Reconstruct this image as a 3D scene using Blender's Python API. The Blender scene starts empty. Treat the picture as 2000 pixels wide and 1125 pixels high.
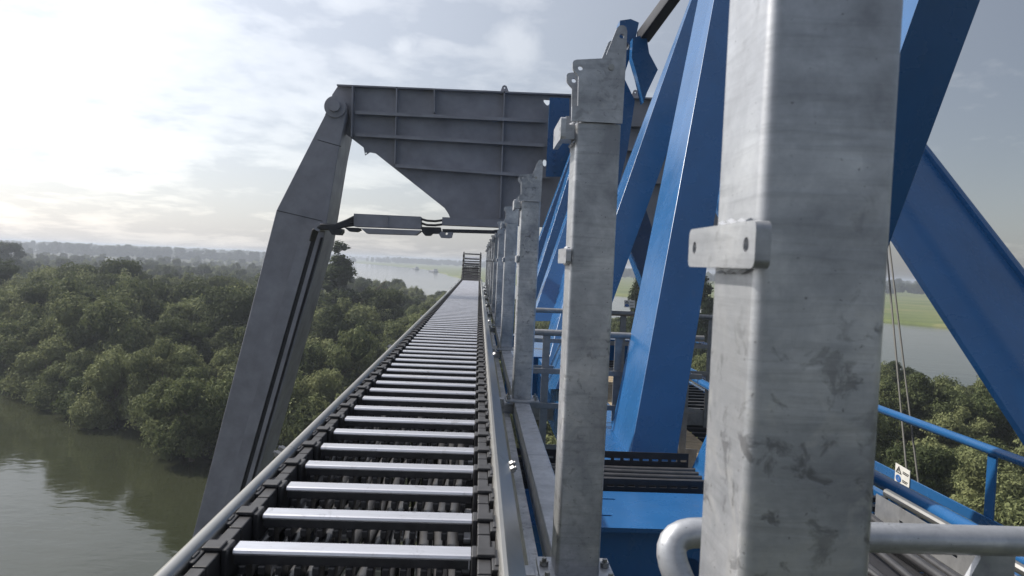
import bpy, bmesh, math, random
import numpy as np
from mathutils import Vector, Matrix
from mathutils.geometry import tessellate_polygon

random.seed(7)
rng = np.random.default_rng(7)
S = bpy.context.scene
COL = S.collection
R = math.radians
H = 22.0                     # the eye stands 22 m above the water

# ------------------------------------------------------------------ camera
F = 1430.0                   # focal length in pixels of a 2000 px wide picture
yc = Vector((-64, 52.5, -F)).normalized()        # the bridge axis (+Y) seen from the camera
hd = Vector((1, -0.044, 0))                      # the horizon leans a little
xc = (hd - hd.dot(yc) * yc).normalized()
zc = xc.cross(yc)
RM = Matrix((xc, yc, zc))                        # camera -> world
cam = bpy.data.cameras.new('camera')
cam.sensor_width = 36
cam.lens = 36 * F / 2000
cam.clip_start = 0.02
cam.clip_end = 40000
cam.dof.use_dof = True
cam.dof.focus_distance = 5.5
cam.dof.aperture_fstop = 12
camo = bpy.data.objects.new('camera', cam)
COL.objects.link(camo)
camo.matrix_world = Matrix.Translation((0, 0, H)) @ RM.to_4x4()
S.camera = camo

# ------------------------------------------------------------------ sky and sun
SUN_EL, SUN_AZ = 43.0, -62.0           # degrees; azimuth counted from +Y towards +X
w = bpy.data.worlds.new('World')
S.world = w
w.use_nodes = True
nt = w.node_tree
for n in list(nt.nodes): nt.nodes.remove(n)
def N(t, kind, **kw):
    n = t.nodes.new(kind)
    for k, v in kw.items():
        if k in ('op', 'operation'): n.operation = v
        elif hasattr(n, k) and not k.startswith('i_'): setattr(n, k, v)
    return n
out = N(nt, 'ShaderNodeOutputWorld')
bg = N(nt, 'ShaderNodeBackground')
sky = N(nt, 'ShaderNodeTexSky', sky_type='NISHITA', sun_disc=False)
sky.sun_elevation = R(SUN_EL); sky.sun_rotation = R(SUN_AZ)
sky.altitude = 20; sky.air_density = 1.0; sky.dust_density = 2.0; sky.ozone_density = 1.0
SKY_STRENGTH = 0.105
bg.inputs[1].default_value = SKY_STRENGTH
tc = N(nt, 'ShaderNodeTexCoord')
sep = N(nt, 'ShaderNodeSeparateXYZ')
nt.links.new(tc.outputs['Generated'], sep.inputs[0])
def math_(t, op, a, b=None, clamp=False):
    n = t.nodes.new('ShaderNodeMath'); n.operation = op; n.use_clamp = clamp
    for i, v in enumerate((a, b)):
        if v is None: continue
        if isinstance(v, (int, float)): n.inputs[i].default_value = v
        else: t.links.new(v, n.inputs[i])
    return n.outputs[0]
def mixc(t, fac, a, b):
    n = t.nodes.new('ShaderNodeMix'); n.data_type = 'RGBA'
    for i, v in ((0, fac), (6, a), (7, b)):
        if isinstance(v, (int, float)): n.inputs[i].default_value = v
        elif isinstance(v, tuple): n.inputs[i].default_value = v
        else: t.links.new(v, n.inputs[i])
    return n.outputs[2]
def ramp(t, fac, stops):
    n = t.nodes.new('ShaderNodeValToRGB')
    el = n.color_ramp.elements
    while len(el) < len(stops): el.new(0.5)
    for e, (p, c) in zip(el, stops):
        e.position = p; e.color = c if isinstance(c, tuple) else (c, c, c, 1)
    t.links.new(fac, n.inputs[0])
    return n.outputs[0]
def noise(t, vec, scale, detail=6, rough=0.55, dist=0.0):
    n = t.nodes.new('ShaderNodeTexNoise')
    n.inputs['Scale'].default_value = scale; n.inputs['Detail'].default_value = detail
    n.inputs['Roughness'].default_value = rough; n.inputs['Distortion'].default_value = dist
    if vec is not None: t.links.new(vec, n.inputs['Vector'])
    return n.outputs[0]
# a thin cloud layer: the view ray is carried up to a flat ceiling
den = math_(nt, 'ADD', math_(nt, 'MAXIMUM', sep.outputs[2], 0.0), 0.16)
cx = math_(nt, 'DIVIDE', sep.outputs[0], den)
cy = math_(nt, 'DIVIDE', sep.outputs[1], den)
cmb = N(nt, 'ShaderNodeCombineXYZ')
nt.links.new(cx, cmb.inputs[0]); nt.links.new(cy, cmb.inputs[1])
n1 = noise(nt, cmb.outputs[0], 1.1, 9, 0.58, 0.3)
n2 = noise(nt, cmb.outputs[0], 4.2, 8, 0.6, 0.2)
cl = math_(nt, 'ADD', math_(nt, 'MULTIPLY', n1, 0.75), math_(nt, 'MULTIPLY', n2, 0.25))
# more cloud towards the sun side
sdir = Vector((math.sin(R(SUN_AZ)) * math.cos(R(SUN_EL)), math.cos(R(SUN_AZ)) * math.cos(R(SUN_EL)), math.sin(R(SUN_EL))))
dotn = N(nt, 'ShaderNodeVectorMath', operation='DOT_PRODUCT')
nt.links.new(tc.outputs['Generated'], dotn.inputs[0]); dotn.inputs[1].default_value = sdir
sunny = math_(nt, 'SUBTRACT', math_(nt, 'MULTIPLY', dotn.outputs['Value'], 0.15), 0.04)
cl = math_(nt, 'ADD', cl, sunny)
cmask = ramp(nt, cl, [(0.52, 0.0), (0.58, 0.55), (0.68, 1.0)])
# small puffs of fair-weather cloud at known bearings
def puff(mask, az, el, size, seed):
    d = Vector((math.sin(R(az)) * math.cos(R(el)), math.cos(R(az)) * math.cos(R(el)), math.sin(R(el))))
    vm = N(nt, 'ShaderNodeVectorMath', operation='DISTANCE')
    nt.links.new(tc.outputs['Generated'], vm.inputs[0]); vm.inputs[1].default_value = d
    mp = N(nt, 'ShaderNodeMapping'); mp.inputs['Location'].default_value = (seed, seed * 2.3, 0)
    nt.links.new(tc.outputs['Generated'], mp.inputs[0])
    nn = noise(nt, mp.outputs[0], 0.55 / size, 6, 0.6)
    v = math_(nt, 'ADD', math_(nt, 'DIVIDE', vm.outputs['Value'], size), math_(nt, 'MULTIPLY', math_(nt, 'SUBTRACT', nn, 0.5), 1.9))
    m = ramp(nt, v, [(0.35, 0.85), (0.95, 0.0)])
    return math_(nt, 'MAXIMUM', mask, m)
cmask = puff(cmask, 2.3, 16.2, 0.040, 1.0)
cmask = puff(cmask, -6.4, 15.6, 0.022, 4.0)
cmask = puff(cmask, -22.6, 16.8, 0.045, 7.0)
cmask = puff(cmask, -20.5, 18.6, 0.025, 9.0)
cmask = puff(cmask, -13.5, 20.6, 0.025, 12.0)
lum = N(nt, 'ShaderNodeRGBToBW')
nt.links.new(sky.outputs[0], lum.inputs[0])
# veil: summer haze greys the whole dome; cloud is a whiter, brighter version of the sky behind it
skyG = N(nt, 'ShaderNodeCombineColor')
for i, k in enumerate((1.02, 1.0, 1.0)): nt.links.new(math_(nt, 'MULTIPLY', lum.outputs[0], k), skyG.inputs[i])
veil = mixc(nt, 0.25, sky.outputs[0], skyG.outputs[0])
# thin summer haze scatters more light the nearer one looks to the sun
sp = math_(nt, 'MAXIMUM', dotn.outputs['Value'], 0.0)
s2 = math_(nt, 'MULTIPLY', sp, sp)
glow = math_(nt, 'ADD', math_(nt, 'ADD', 0.75, math_(nt, 'MULTIPLY', sp, 1.6)), math_(nt, 'MULTIPLY', s2, 2.9))
glow = math_(nt, 'ADD', glow, math_(nt, 'MULTIPLY', math_(nt, 'POWER', sp, 14.0), 6.0))
hz = math_(nt, 'POWER', math_(nt, 'SUBTRACT', 1.0, math_(nt, 'MAXIMUM', sep.outputs[2], 0.0)), 11.0)
glow = math_(nt, 'ADD', glow, math_(nt, 'MULTIPLY', hz, 0.65))
def tint(v, rgb):
    c = N(nt, 'ShaderNodeCombineColor')
    for i, k in enumerate(rgb): nt.links.new(math_(nt, 'MULTIPLY', v, k), c.inputs[i])
    return c.outputs[0]
def addc(a, b):
    n = nt.nodes.new('ShaderNodeMix'); n.data_type = 'RGBA'; n.blend_type = 'ADD'; n.inputs[0].default_value = 1.0
    nt.links.new(a, n.inputs[6]); nt.links.new(b, n.inputs[7]); return n.outputs[2]
def mulc(a, k):
    n = nt.nodes.new('ShaderNodeMix'); n.data_type = 'RGBA'; n.blend_type = 'MULTIPLY'; n.inputs[0].default_value = 1.0
    nt.links.new(a, n.inputs[6]); n.inputs[7].default_value = k; return n.outputs[2]
veil = addc(mulc(veil, (0.45, 0.45, 0.45, 1)), tint(glow, (0.96, 1.0, 1.09)))
cloud = addc(mulc(veil, (1.12, 1.10, 1.06, 1)), tint(math_(nt, 'ADD', 1.05, math_(nt, 'MULTIPLY', s2, 0.9)), (1.04, 1.0, 0.95)))
fin = mixc(nt, math_(nt, 'MULTIPLY', cmask, 0.9), veil, cloud)
nt.links.new(fin, bg.inputs[0])
nt.links.new(bg.outputs[0], out.inputs[0])

sl = bpy.data.lights.new('sun', 'SUN')
sl.energy = 4.2; sl.angle = R(1.2); sl.color = (1.0, 0.93, 0.82)
so = bpy.data.objects.new('sun', sl)
COL.objects.link(so)
so.location = (0, 0, 300)
so.rotation_euler = (-sdir).to_track_quat('-Z', 'Y').to_euler()

S.view_settings.view_transform = 'Standard'
S.view_settings.look = 'None'
S.view_settings.exposure = 0.46
S.view_settings.gamma = 1.0
S.view_settings.use_curve_mapping = False
S.cycles.volume_bounces = 0
S.cycles.max_bounces = 6
S.cycles.use_denoising = True

# ------------------------------------------------------------------ materials
def mat(name):
    m = bpy.data.materials.new(name); m.use_nodes = True
    t = m.node_tree
    return m, t, t.nodes['Principled BSDF']
def objvec(t, rnd=True, sc=(1, 1, 1)):
    c = t.nodes.new('ShaderNodeTexCoord')
    mp = t.nodes.new('ShaderNodeMapping'); mp.inputs['Scale'].default_value = sc
    t.links.new(c.outputs['Object'], mp.inputs[0])
    if rnd:
        oi = t.nodes.new('ShaderNodeObjectInfo')
        cm = t.nodes.new('ShaderNodeCombineXYZ')
        k = math_(t, 'MULTIPLY', oi.outputs['Random'], 37.0)
        for i in range(3): t.links.new(k, cm.inputs[i])
        t.links.new(cm.outputs[0], mp.inputs['Location'])
    return mp.outputs[0]
def bump(t, bsdf, h, strength=0.2, dist=0.01):
    b = t.nodes.new('ShaderNodeBump'); b.inputs['Strength'].default_value = strength; b.inputs['Distance'].default_value = dist
    t.links.new(h, b.inputs['Height']); t.links.new(b.outputs[0], bsdf.inputs['Normal'])
def C(*a): return tuple(a) + (1.0,)

def galvanised():
    m, t, b = mat('galvanised_steel')
    v = objvec(t)
    vs = objvec(t, sc=(0.6, 0.6, 8))
    a = noise(t, v, 6, 9, 0.66, 0.2)
    base = ramp(t, a, [(0.36, C(0.30, 0.315, 0.345)), (0.52, C(0.45, 0.465, 0.495)), (0.66, C(0.62, 0.63, 0.65))])
    st = noise(t, vs, 7, 7, 0.65, 0.6)                       # run marks of the zinc bath
    base = mixc(t, ramp(t, st, [(0.50, 0.0), (0.72, 0.45)]), base, C(0.19, 0.20, 0.215))
    msk = ramp(t, noise(t, v, 2.2, 4, 0.6), [(0.46, 0.0), (0.66, 1.0)])
    pale = ramp(t, noise(t, v, 15, 5, 0.6, 1.5), [(0.54, 0.0), (0.62, 0.55)])     # white zinc bloom
    base = mixc(t, math_(t, 'MULTIPLY', pale, msk), base, C(0.58, 0.58, 0.57))
    bl = noise(t, v, 34, 5, 0.6, 0.5)                       # dark specks and blisters
    blm = math_(t, 'MULTIPLY', ramp(t, bl, [(0.56, 0.0), (0.64, 1.0)]), msk)
    base = mixc(t, math_(t, 'MULTIPLY', blm, 0.75), base, C(0.115, 0.115, 0.12))
    vo = t.nodes.new('ShaderNodeTexVoronoi'); vo.inputs['Scale'].default_value = 85
    t.links.new(v, vo.inputs['Vector'])
    spn = N(t, 'ShaderNodeRGBToBW'); t.links.new(vo.outputs['Color'], spn.inputs[0])
    base = mixc(t, math_(t, 'MULTIPLY', spn.outputs[0], 0.16), base, C(0.22, 0.23, 0.25))   # zinc spangle
    pits = ramp(t, noise(t, v, 140, 2, 0.5), [(0.70, 0.0), (0.74, 0.7)])
    base = mixc(t, pits, base, C(0.14, 0.14, 0.145))
    t.links.new(base, b.inputs['Base Color'])
    b.inputs['Metallic'].default_value = 0.66
    t.links.new(ramp(t, a, [(0.35, 0.52), (0.65, 0.28)]), b.inputs['Roughness'])
    hh = math_(t, 'ADD', math_(t, 'MULTIPLY', st, 0.6), math_(t, 'SUBTRACT', math_(t, 'MULTIPLY', a, 0.5), math_(t, 'MULTIPLY', blm, 0.25)))
    bump(t, b, hh, 0.22, 0.004)
    return m
def paint(name, col, rough=0.35, coat=0.0, var=0.12, spec=0.5):
    m, t, b = mat(name)
    v = objvec(t)
    a = noise(t, v, 2.2, 6, 0.6)
    lo = tuple(x * (1 - var) for x in col) + (1,); hi = tuple(min(1, x * (1 + var)) for x in col) + (1,)
    base = ramp(t, a, [(0.3, lo), (0.7, hi)])
    g = noise(t, objvec(t, sc=(1, 1, 0.25)), 14, 4, 0.6)
    base = mixc(t, ramp(t, g, [(0.62, 0.0), (0.80, 0.35)]), base, C(*(0.6 * x + 0.05 for x in col)))
    t.links.new(base, b.inputs['Base Color'])
    t.links.new(ramp(t, noise(t, v, 5, 4), [(0.3, rough * 0.85), (0.7, rough * 1.2)]), b.inputs['Roughness'])
    b.inputs['Coat Weight'].default_value = coat
    b.inputs['Coat Roughness'].default_value = 0.12; b.inputs['Coat IOR'].default_value = 1.75
    b.inputs['Specular IOR Level'].default_value = spec; b.inputs['IOR'].default_value = 1.56 if name == 'blue_paint' else 1.5
    bump(t, b, noise(t, v, 60, 3), 0.04, 0.002)
    return m
def plain(name, col, rough=0.5, metal=0.0, var=0.1, sc=20):
    m, t, b = mat(name)
    v = objvec(t)
    a = noise(t, v, sc, 5, 0.6)
    base = ramp(t, a, [(0.3, C(*(x * (1 - var) for x in col))), (0.7, C(*(min(1, x * (1 + var)) for x in col)))])
    t.links.new(base, b.inputs['Base Color'])
    b.inputs['Roughness'].default_value = rough; b.inputs['Metallic'].default_value = metal
    bump(t, b, a, 0.06, 0.002)
    return m
M = {}
M['galv'] = galvanised()
M['blue'] = paint('blue_paint', (0.017, 0.092, 0.245), 0.26, 0.0)
M['grey'] = paint('grey_paint', (0.26, 0.262, 0.295), 0.5, 0.0, 0.22)
M['steel'] = plain('stainless_steel', (0.36, 0.355, 0.34), 0.33, 0.9, 0.08, 9)
def alu():
    m, t, b = mat('aluminium')
    v = objvec(t, sc=(1, 5, 1))
    a = noise(t, v, 8, 6, 0.65)
    base = ramp(t, a, [(0.35, C(0.60, 0.60, 0.63)), (0.6, C(0.75, 0.75, 0.785))])
    g = noise(t, objvec(t), 30, 4, 0.6, 1.0)
    base = mixc(t, ramp(t, g, [(0.60, 0.0), (0.72, 0.55)]), base, C(0.36, 0.35, 0.34))
    t.links.new(base, b.inputs['Base Color']); b.inputs['Metallic'].default_value = 0.9
    t.links.new(ramp(t, a, [(0.3, 0.42), (0.7, 0.30)]), b.inputs['Roughness'])
    return m
M['alu'] = alu()
M['ropewire'] = plain('greased_rope', (0.10, 0.10, 0.095), 0.7, 0.1)
M['black'] = plain('black_plastic', (0.030, 0.030, 0.033), 0.48, 0.0, 0.35, 30)
M['cable'] = plain('cable_rubber', (0.040, 0.040, 0.043), 0.33, 0.0, 0.3, 15)
M['dark'] = plain('dark_coat_and_stay_shade', (0.035, 0.036, 0.042), 0.5, 0.2, 0.25, 15)  # coated steel; the chain's bend stays borrow it as painted shade
M['pipe'] = plain('dull_galvanised_pipe', (0.27, 0.275, 0.285), 0.45, 0.55, 0.18, 25)
M['wood'] = plain('worn_planks', (0.30, 0.24, 0.16), 0.8, 0.0, 0.25, 9)
M['white'] = plain('white_sign', (0.62, 0.62, 0.60), 0.5, 0.0, 0.05)
M['ink'] = plain('sign_black', (0.04, 0.04, 0.04), 0.6)
M['signblue'] = plain('sign_blue', (0.03, 0.12, 0.36), 0.6)
M['signyellow'] = plain('sign_grey_yellow', (0.55, 0.50, 0.30), 0.6)
M['bark'] = plain('bark', (0.085, 0.068, 0.05), 0.9, 0.0, 0.3, 6)
def leaf(name, lo, hi):
    m, t, b = mat(name)
    oi = t.nodes.new('ShaderNodeObjectInfo')
    g = t.nodes.new('ShaderNodeNewGeometry')
    n = noise(t, objvec(t, True), 0.7, 3, 0.6)
    k = math_(t, 'ADD', math_(t, 'MULTIPLY', n, 0.42), math_(t, 'MULTIPLY', oi.outputs['Random'], 0.42))
    k = math_(t, 'ADD', k, math_(t, 'MULTIPLY', g.outputs['Random Per Island'], 0.25))
    base = ramp(t, k, [(0.25, C(*lo)), (0.75, C(*hi))])
    t.links.new(base, b.inputs['Base Color'])
    b.inputs['Roughness'].default_value = 0.8
    b.inputs['Specular IOR Level'].default_value = 0.12
    tr = t.nodes.new('ShaderNodeBsdfTranslucent'); t.links.new(base, tr.inputs[0])
    mx = t.nodes.new('ShaderNodeMixShader'); mx.inputs[0].default_value = 0.27
    t.links.new(b.outputs[0], mx.inputs[1]); t.links.new(tr.outputs[0], mx.inputs[2])
    t.links.new(mx.outputs[0], t.nodes['Material Output'].inputs[0])
    return m
M['willow'] = leaf('willow_leaf', (0.044, 0.064, 0.023), (0.205, 0.224, 0.104))
M['oak'] = leaf('dark_leaf', (0.045, 0.060, 0.026), (0.090, 0.106, 0.046))
M['poplar'] = leaf('poplar_leaf', (0.026, 0.040, 0.018), (0.050, 0.068, 0.027))
def water_mat():
    m, t, b = mat('river_water')
    c = t.nodes.new('ShaderNodeTexCoord')
    mp = t.nodes.new('ShaderNodeMapping'); mp.inputs['Rotation'].default_value = (0, 0, R(25)); mp.inputs['Scale'].default_value = (0.55, 1.0, 1)
    t.links.new(c.outputs['Object'], mp.inputs[0])
    big = noise(t, mp.outputs[0], 0.035, 3, 0.5)
    fine = noise(t, mp.outputs[0], 0.9, 4, 0.5, 0.4)
    mid = noise(t, mp.outputs[0], 0.25, 3, 0.5)
    base = ramp(t, big, [(0.3, C(0.024, 0.028, 0.015)), (0.7, C(0.033, 0.036, 0.020))])
    t.links.new(base, b.inputs['Base Color'])
    b.inputs['Roughness'].default_value = 0.06
    b.inputs['IOR'].default_value = 1.38
    h = math_(t, 'ADD', math_(t, 'MULTIPLY', fine, 0.5), math_(t, 'MULTIPLY', mid, 1.0))
    gate = ramp(t, noise(t, mp.outputs[0], 0.02, 2, 0.5), [(0.35, 0.25), (0.65, 1.0)])
    bump(t, b, math_(t, 'MULTIPLY', h, gate), 0.16, 0.5)
    return m
M['water'] = water_mat()
def ground_mat(name, cols, sc, rough=0.95):
    m, t, b = mat(name)
    c = t.nodes.new('ShaderNodeTexCoord')
    mp = t.nodes.new('ShaderNodeMapping'); mp.inputs['Scale'].default_value = (1, 2.2, 1); mp.inputs['Rotation'].default_value = (0, 0, R(18))
    t.links.new(c.outputs['Object'], mp.inputs[0])
    a = noise(t, mp.outputs[0], sc, 4, 0.55, 0.4)
    base = ramp(t, a, cols)
    f = noise(t, c.outputs['Object'], 0.35, 6, 0.65)
    base = mixc(t, ramp(t, f, [(0.45, 0.0), (0.7, 0.45)]), base, C(0.05, 0.065, 0.022))
    t.links.new(base, b.inputs['Base Color']); b.inputs['Roughness'].default_value = rough
    b.inputs['Specular IOR Level'].default_value = 0.1
    return m
M['field'] = ground_mat('meadow', [(0.35, C(0.085, 0.112, 0.035)), (0.5, C(0.12, 0.145, 0.050)), (0.62, C(0.16, 0.162, 0.070)), (0.7, C(0.085, 0.115, 0.038))], 0.012)
M['mud'] = ground_mat('woodland_floor', [(0.35, C(0.030, 0.028, 0.016)), (0.65, C(0.038, 0.042, 0.018))], 0.05)
M['haze'] = None

# ------------------------------------------------------------------ geometry helpers (eye-relative coordinates: z = 0 at eye height)
ORIG = {}
def tag(o, label=None, cat=None, group=None, kind=None):
    if label: o['label'] = label
    if cat: o['category'] = cat
    if group: o['group'] = group
    if kind: o['kind'] = kind
    return o
def thing(name, label, cat, loc=(0, 0, 0), group=None):
    o = bpy.data.objects.new(name, None); COL.objects.link(o)
    o.empty_display_size = 0.2
    o.location = (loc[0], loc[1], loc[2] + H)
    ORIG[o.name] = Vector(loc)
    return tag(o, label, cat, group)
def build(name, bm, m, parent=None, label=None, smooth=35, loc=None):
    """link bm as ONE mesh object; coordinates in bm are eye-relative; a part's origin is its thing's origin"""
    org = Vector((0, 0, 0))
    if parent is not None: org = ORIG[parent.name]
    elif loc is not None: org = Vector(loc)
    bmesh.ops.recalc_face_normals(bm, faces=bm.faces[:])
    bmesh.ops.translate(bm, verts=bm.verts[:], vec=-org)
    me = bpy.data.meshes.new(name); bm.to_mesh(me); bm.free()
    if m is not None: me.materials.append(m)
    if smooth:
        me.polygons.foreach_set('use_smooth', [True] * len(me.polygons))
        me.set_sharp_from_angle(angle=R(smooth))
    o = bpy.data.objects.new(name, me); COL.objects.link(o)
    if smooth and len(me.polygons) < 4000:
        wn = o.modifiers.new('normals', 'WEIGHTED_NORMAL'); wn.keep_sharp = True; wn.weight = 50
    if parent is not None:
        o.parent = parent; ORIG[o.name] = org
    else:
        o.location = (org.x, org.y, org.z + H); ORIG[o.name] = org
    if label: o['label'] = label
    return o
def copy_tree(o, loc, label=None):
    c = o.copy(); COL.objects.link(c)
    c.location = (loc[0], loc[1], loc[2] + H); ORIG[c.name] = Vector(loc)
    if label: c['label'] = label
    for ch in list(o.children):
        d = ch.copy(); COL.objects.link(d); d.parent = c
        for g in list(ch.children):
            e = g.copy(); COL.objects.link(e); e.parent = d
    return c
def at(px, py, Y):
    r = RM @ Vector((px - 1000, 562.5 - py, -F))
    return r * (Y / r.y)
def atX(px, py, X):
    r = RM @ Vector((px - 1000, 562.5 - py, -F))
    return r * (X / r.x)
def atZ(px, py, z):
    r = RM @ Vector((px - 1000, 562.5 - py, -F))
    return r * (z / r.z)
def hexa(bm, p):
    v = [bm.verts.new(q) for q in p]
    for f in ((0, 3, 2, 1), (4, 5, 6, 7), (0, 1, 5, 4), (1, 2, 6, 5), (2, 3, 7, 6), (3, 0, 4, 7)):
        bm.faces.new([v[i] for i in f])
    return v
def box(bm, x0, x1, y0, y1, z0, z1, bev=0.0):
    b = bm if not bev else bmesh.new()
    hexa(b, [(x0, y0, z0), (x1, y0, z0), (x1, y1, z0), (x0, y1, z0), (x0, y0, z1), (x1, y0, z1), (x1, y1, z1), (x0, y1, z1)])
    if bev:
        bmesh.ops.bevel(b, geom=b.edges[:], offset=bev, segments=2, affect='EDGES', profile=0.5)
        add(bm, b)
def add(bm, b):
    me = bpy.data.meshes.new('tmp'); b.to_mesh(me); b.free()
    bm.from_mesh(me); bpy.data.meshes.remove(me)
def tube(bm, pts, r, n=12, caps=True):
    pts = [Vector(p) for p in pts]
    rings = []
    up = None
    for i, p in enumerate(pts):
        if i == 0: d = pts[1] - p
        elif i == len(pts) - 1: d = p - pts[i - 1]
        else: d = (pts[i + 1] - p).normalized() + (p - pts[i - 1]).normalized()
        d.normalize()
        if up is None:
            up = Vector((0, 0, 1)) if abs(d.z) < 0.9 else Vector((1, 0, 0))
        u = (up - up.dot(d) * d).normalized(); v = d.cross(u); up = u
        rr = r[i] if isinstance(r, (list, tuple)) else r
        rings.append([bm.verts.new(p + (u * math.cos(2 * math.pi * k / n) + v * math.sin(2 * math.pi * k / n)) * rr) for k in range(n)])
    for a, b in zip(rings, rings[1:]):
        for k in range(n): bm.faces.new((a[k], a[(k + 1) % n], b[(k + 1) % n], b[k]))
    if caps:
        bm.faces.new(rings[0][::-1]); bm.faces.new(rings[-1])
def bend(p0, p1, p2, rad, n=6):
    """rounded corner at p1"""
    p0, p1, p2 = Vector(p0), Vector(p1), Vector(p2)
    a = p1 + (p0 - p1).normalized() * rad; b = p1 + (p2 - p1).normalized() * rad
    return [a * (1 - t) ** 2 + p1 * 2 * t * (1 - t) + b * t * t for t in [i / n for i in range(n + 1)]]
def prism(bm, outline, holes, origin, U, V, W):
    """plate: 2D outline (u,v) with holes, thickness vector W"""
    origin, U, V, W = Vector(origin), Vector(U), Vector(V), Vector(W)
    loops = [list(outline)] + [list(h) for h in holes]
    flat = [p for l in loops for p in l]
    tris = tessellate_polygon([[Vector((p[0], p[1], 0)) for p in l] for l in loops])
    a = [bm.verts.new(origin + U * p[0] + V * p[1]) for p in flat]
    b = [bm.verts.new(origin + U * p[0] + V * p[1] + W) for p in flat]
    for t in tris:
        try:
            bm.faces.new([a[i] for i in t]); bm.faces.new([b[i] for i in reversed(t)])
        except ValueError: pass
    k = 0
    for l in loops:
        n = len(l)
        for i in range(n):
            j = (i + 1) % n
            bm.faces.new((a[k + i], a[k + j], b[k + j], b[k + i]))
        k += n
def circ(cx, cy, r, n=14): return [(cx + r * math.cos(2 * math.pi * i / n), cy + r * math.sin(2 * math.pi * i / n)) for i in range(n)]
def ppx(bm, pts, Y, t, holes=()):
    """plate standing across the bridge at distance Y; its outline is measured in the photograph, its thickness runs along +Y"""
    o = [(at(x, y, Y).x, at(x, y, Y).z) for x, y in pts]
    hs = [[(at(x, y, Y).x, at(x, y, Y).z) for x, y in h] for h in holes]
    prism(bm, o, hs, (0, Y, 0), (1, 0, 0), (0, 0, 1), (0, t, 0))
def sweep(bm, sec, P0, U0, V0, P1, U1, V1):
    a = [bm.verts.new(P0 + U0 * u + V0 * v) for u, v in sec]
    b = [bm.verts.new(P1 + U1 * u + V1 * v) for u, v in sec]
    n = len(sec)
    for i in range(n):
        j = (i + 1) % n
        bm.faces.new((a[i], a[j], b[j], b[i]))
    bm.faces.new(a[::-1]); bm.faces.new(b)
def rrect(r, n=4, a=1.0, b=1.0):
    """rounded unit square section from 0..1 (u,v); r is (ru, rv)"""
    pts = []
    for cx, cy, s in ((1 - r[0], 1 - r[1], 0), (r[0], 1 - r[1], 1), (r[0], r[1], 2), (1 - r[0], r[1], 3)):
        for i in range(n + 1):
            t = (s + i / n) * math.pi / 2
            pts.append((cx + r[0] * math.cos(t), cy + r[1] * math.sin(t)))
    return pts
def bolt(bm, p, ax, r=0.012, h=0.01):
    ax = Vector(ax).normalized(); p = Vector(p)
    tube(bm, [p, p + ax * h], r, 6)

# ------------------------------------------------------------------ land and water
def sheet(name, polys, m, z0, kind='structure', skirt=1.6):
    bm = bmesh.new()
    for poly in polys:
        tris = tessellate_polygon([[Vector((p[0], p[1], 0)) for p in poly]])
        vs = [bm.verts.new((p[0], p[1], z0)) for p in poly]
        for t in tris: bm.faces.new([vs[i] for i in t])
        n = len(poly)
        # bank: a sloping skirt out into the water
        cen = None
        lo = []
        for i in range(n):
            a = Vector(poly[i - 1]); b = Vector(poly[i]); c = Vector(poly[(i + 1) % n])
            t = (c - a).normalized(); nrm = Vector((t.y, -t.x))
            lo.append(bm.verts.new((b.x + nrm.x * skirt, b.y + nrm.y * skirt, -0.5)))
        for i in range(n):
            j = (i + 1) % n
            bm.faces.new((vs[i], vs[j], lo[j], lo[i]))
    bmesh.ops.recalc_face_normals(bm, faces=bm.faces[:])
    me = bpy.data.meshes.new(name); bm.to_mesh(me); bm.free(); me.materials.append(m)
    o = bpy.data.objects.new(name, me); COL.objects.link(o)
    o['kind'] = kind
    return o
BIG = 11000
bm = bmesh.new()
vs = [bm.verts.new(p) for p in ((-BIG, -400, 0), (BIG, -400, 0), (BIG, BIG, 0), (-BIG, BIG, 0))]
bm.faces.new(vs)
me = bpy.data.meshes.new('water'); bm.to_mesh(me); bm.free(); me.materials.append(M['water'])
wo = bpy.data.objects.new('water', me); COL.objects.link(wo); wo['kind'] = 'structure'
def wobble(pts, amp, step):
    outp = []
    for a, b in zip(pts, pts[1:]):
        a = Vector(a); b = Vector(b); L = (b - a).length
        n = max(1, int(L / step)); nn = Vector((-(b - a).y, (b - a).x)).normalized()
        for i in range(n):
            outp.append(tuple(a.lerp(b, i / n) + nn * (random.uniform(-amp, amp) if i else 0)))
    outp.append(tuple(pts[-1]))
    return outp
INLET = [(-9000, 2200), (-900, 560), (-320, 265), (-150, 184), (-85, 129), (-64, 110.5), (-40, 90), (-28, 79.5), (-10, 75.5), (12, 62), (32, 46), (50, 34), (62, 10), (80, -60)]
RIVER = [(150, -60), (118, 30), (75, 122), (-12, 285), (-64, 385), (-150, 760), (-300, 1500), (-520, 2350), (-800, 3600), (-1500, 6000), (-2600, 10500)]
NEAR = wobble(INLET, 2.0, 14) + wobble(RIVER, 4.0, 60) + [(-10500, 10500)]
sheet('woodland_ground', [NEAR], M['mud'], 0.8)
FARB = [(420, -60), (330, 160), (220, 357), (90, 620), (-15, 850), (-30, 980), (-113, 1573), (-250, 2000), (-371, 2247), (-640, 3600), (-1300, 6000), (-2300, 10500)]
sheet('meadow', [wobble(FARB, 5, 70)[::-1] + [(10500, -60), (10500, 10500)][0:0] + [(10500, -60), (10500, 10500)]], M['field'], 1.2)

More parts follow.
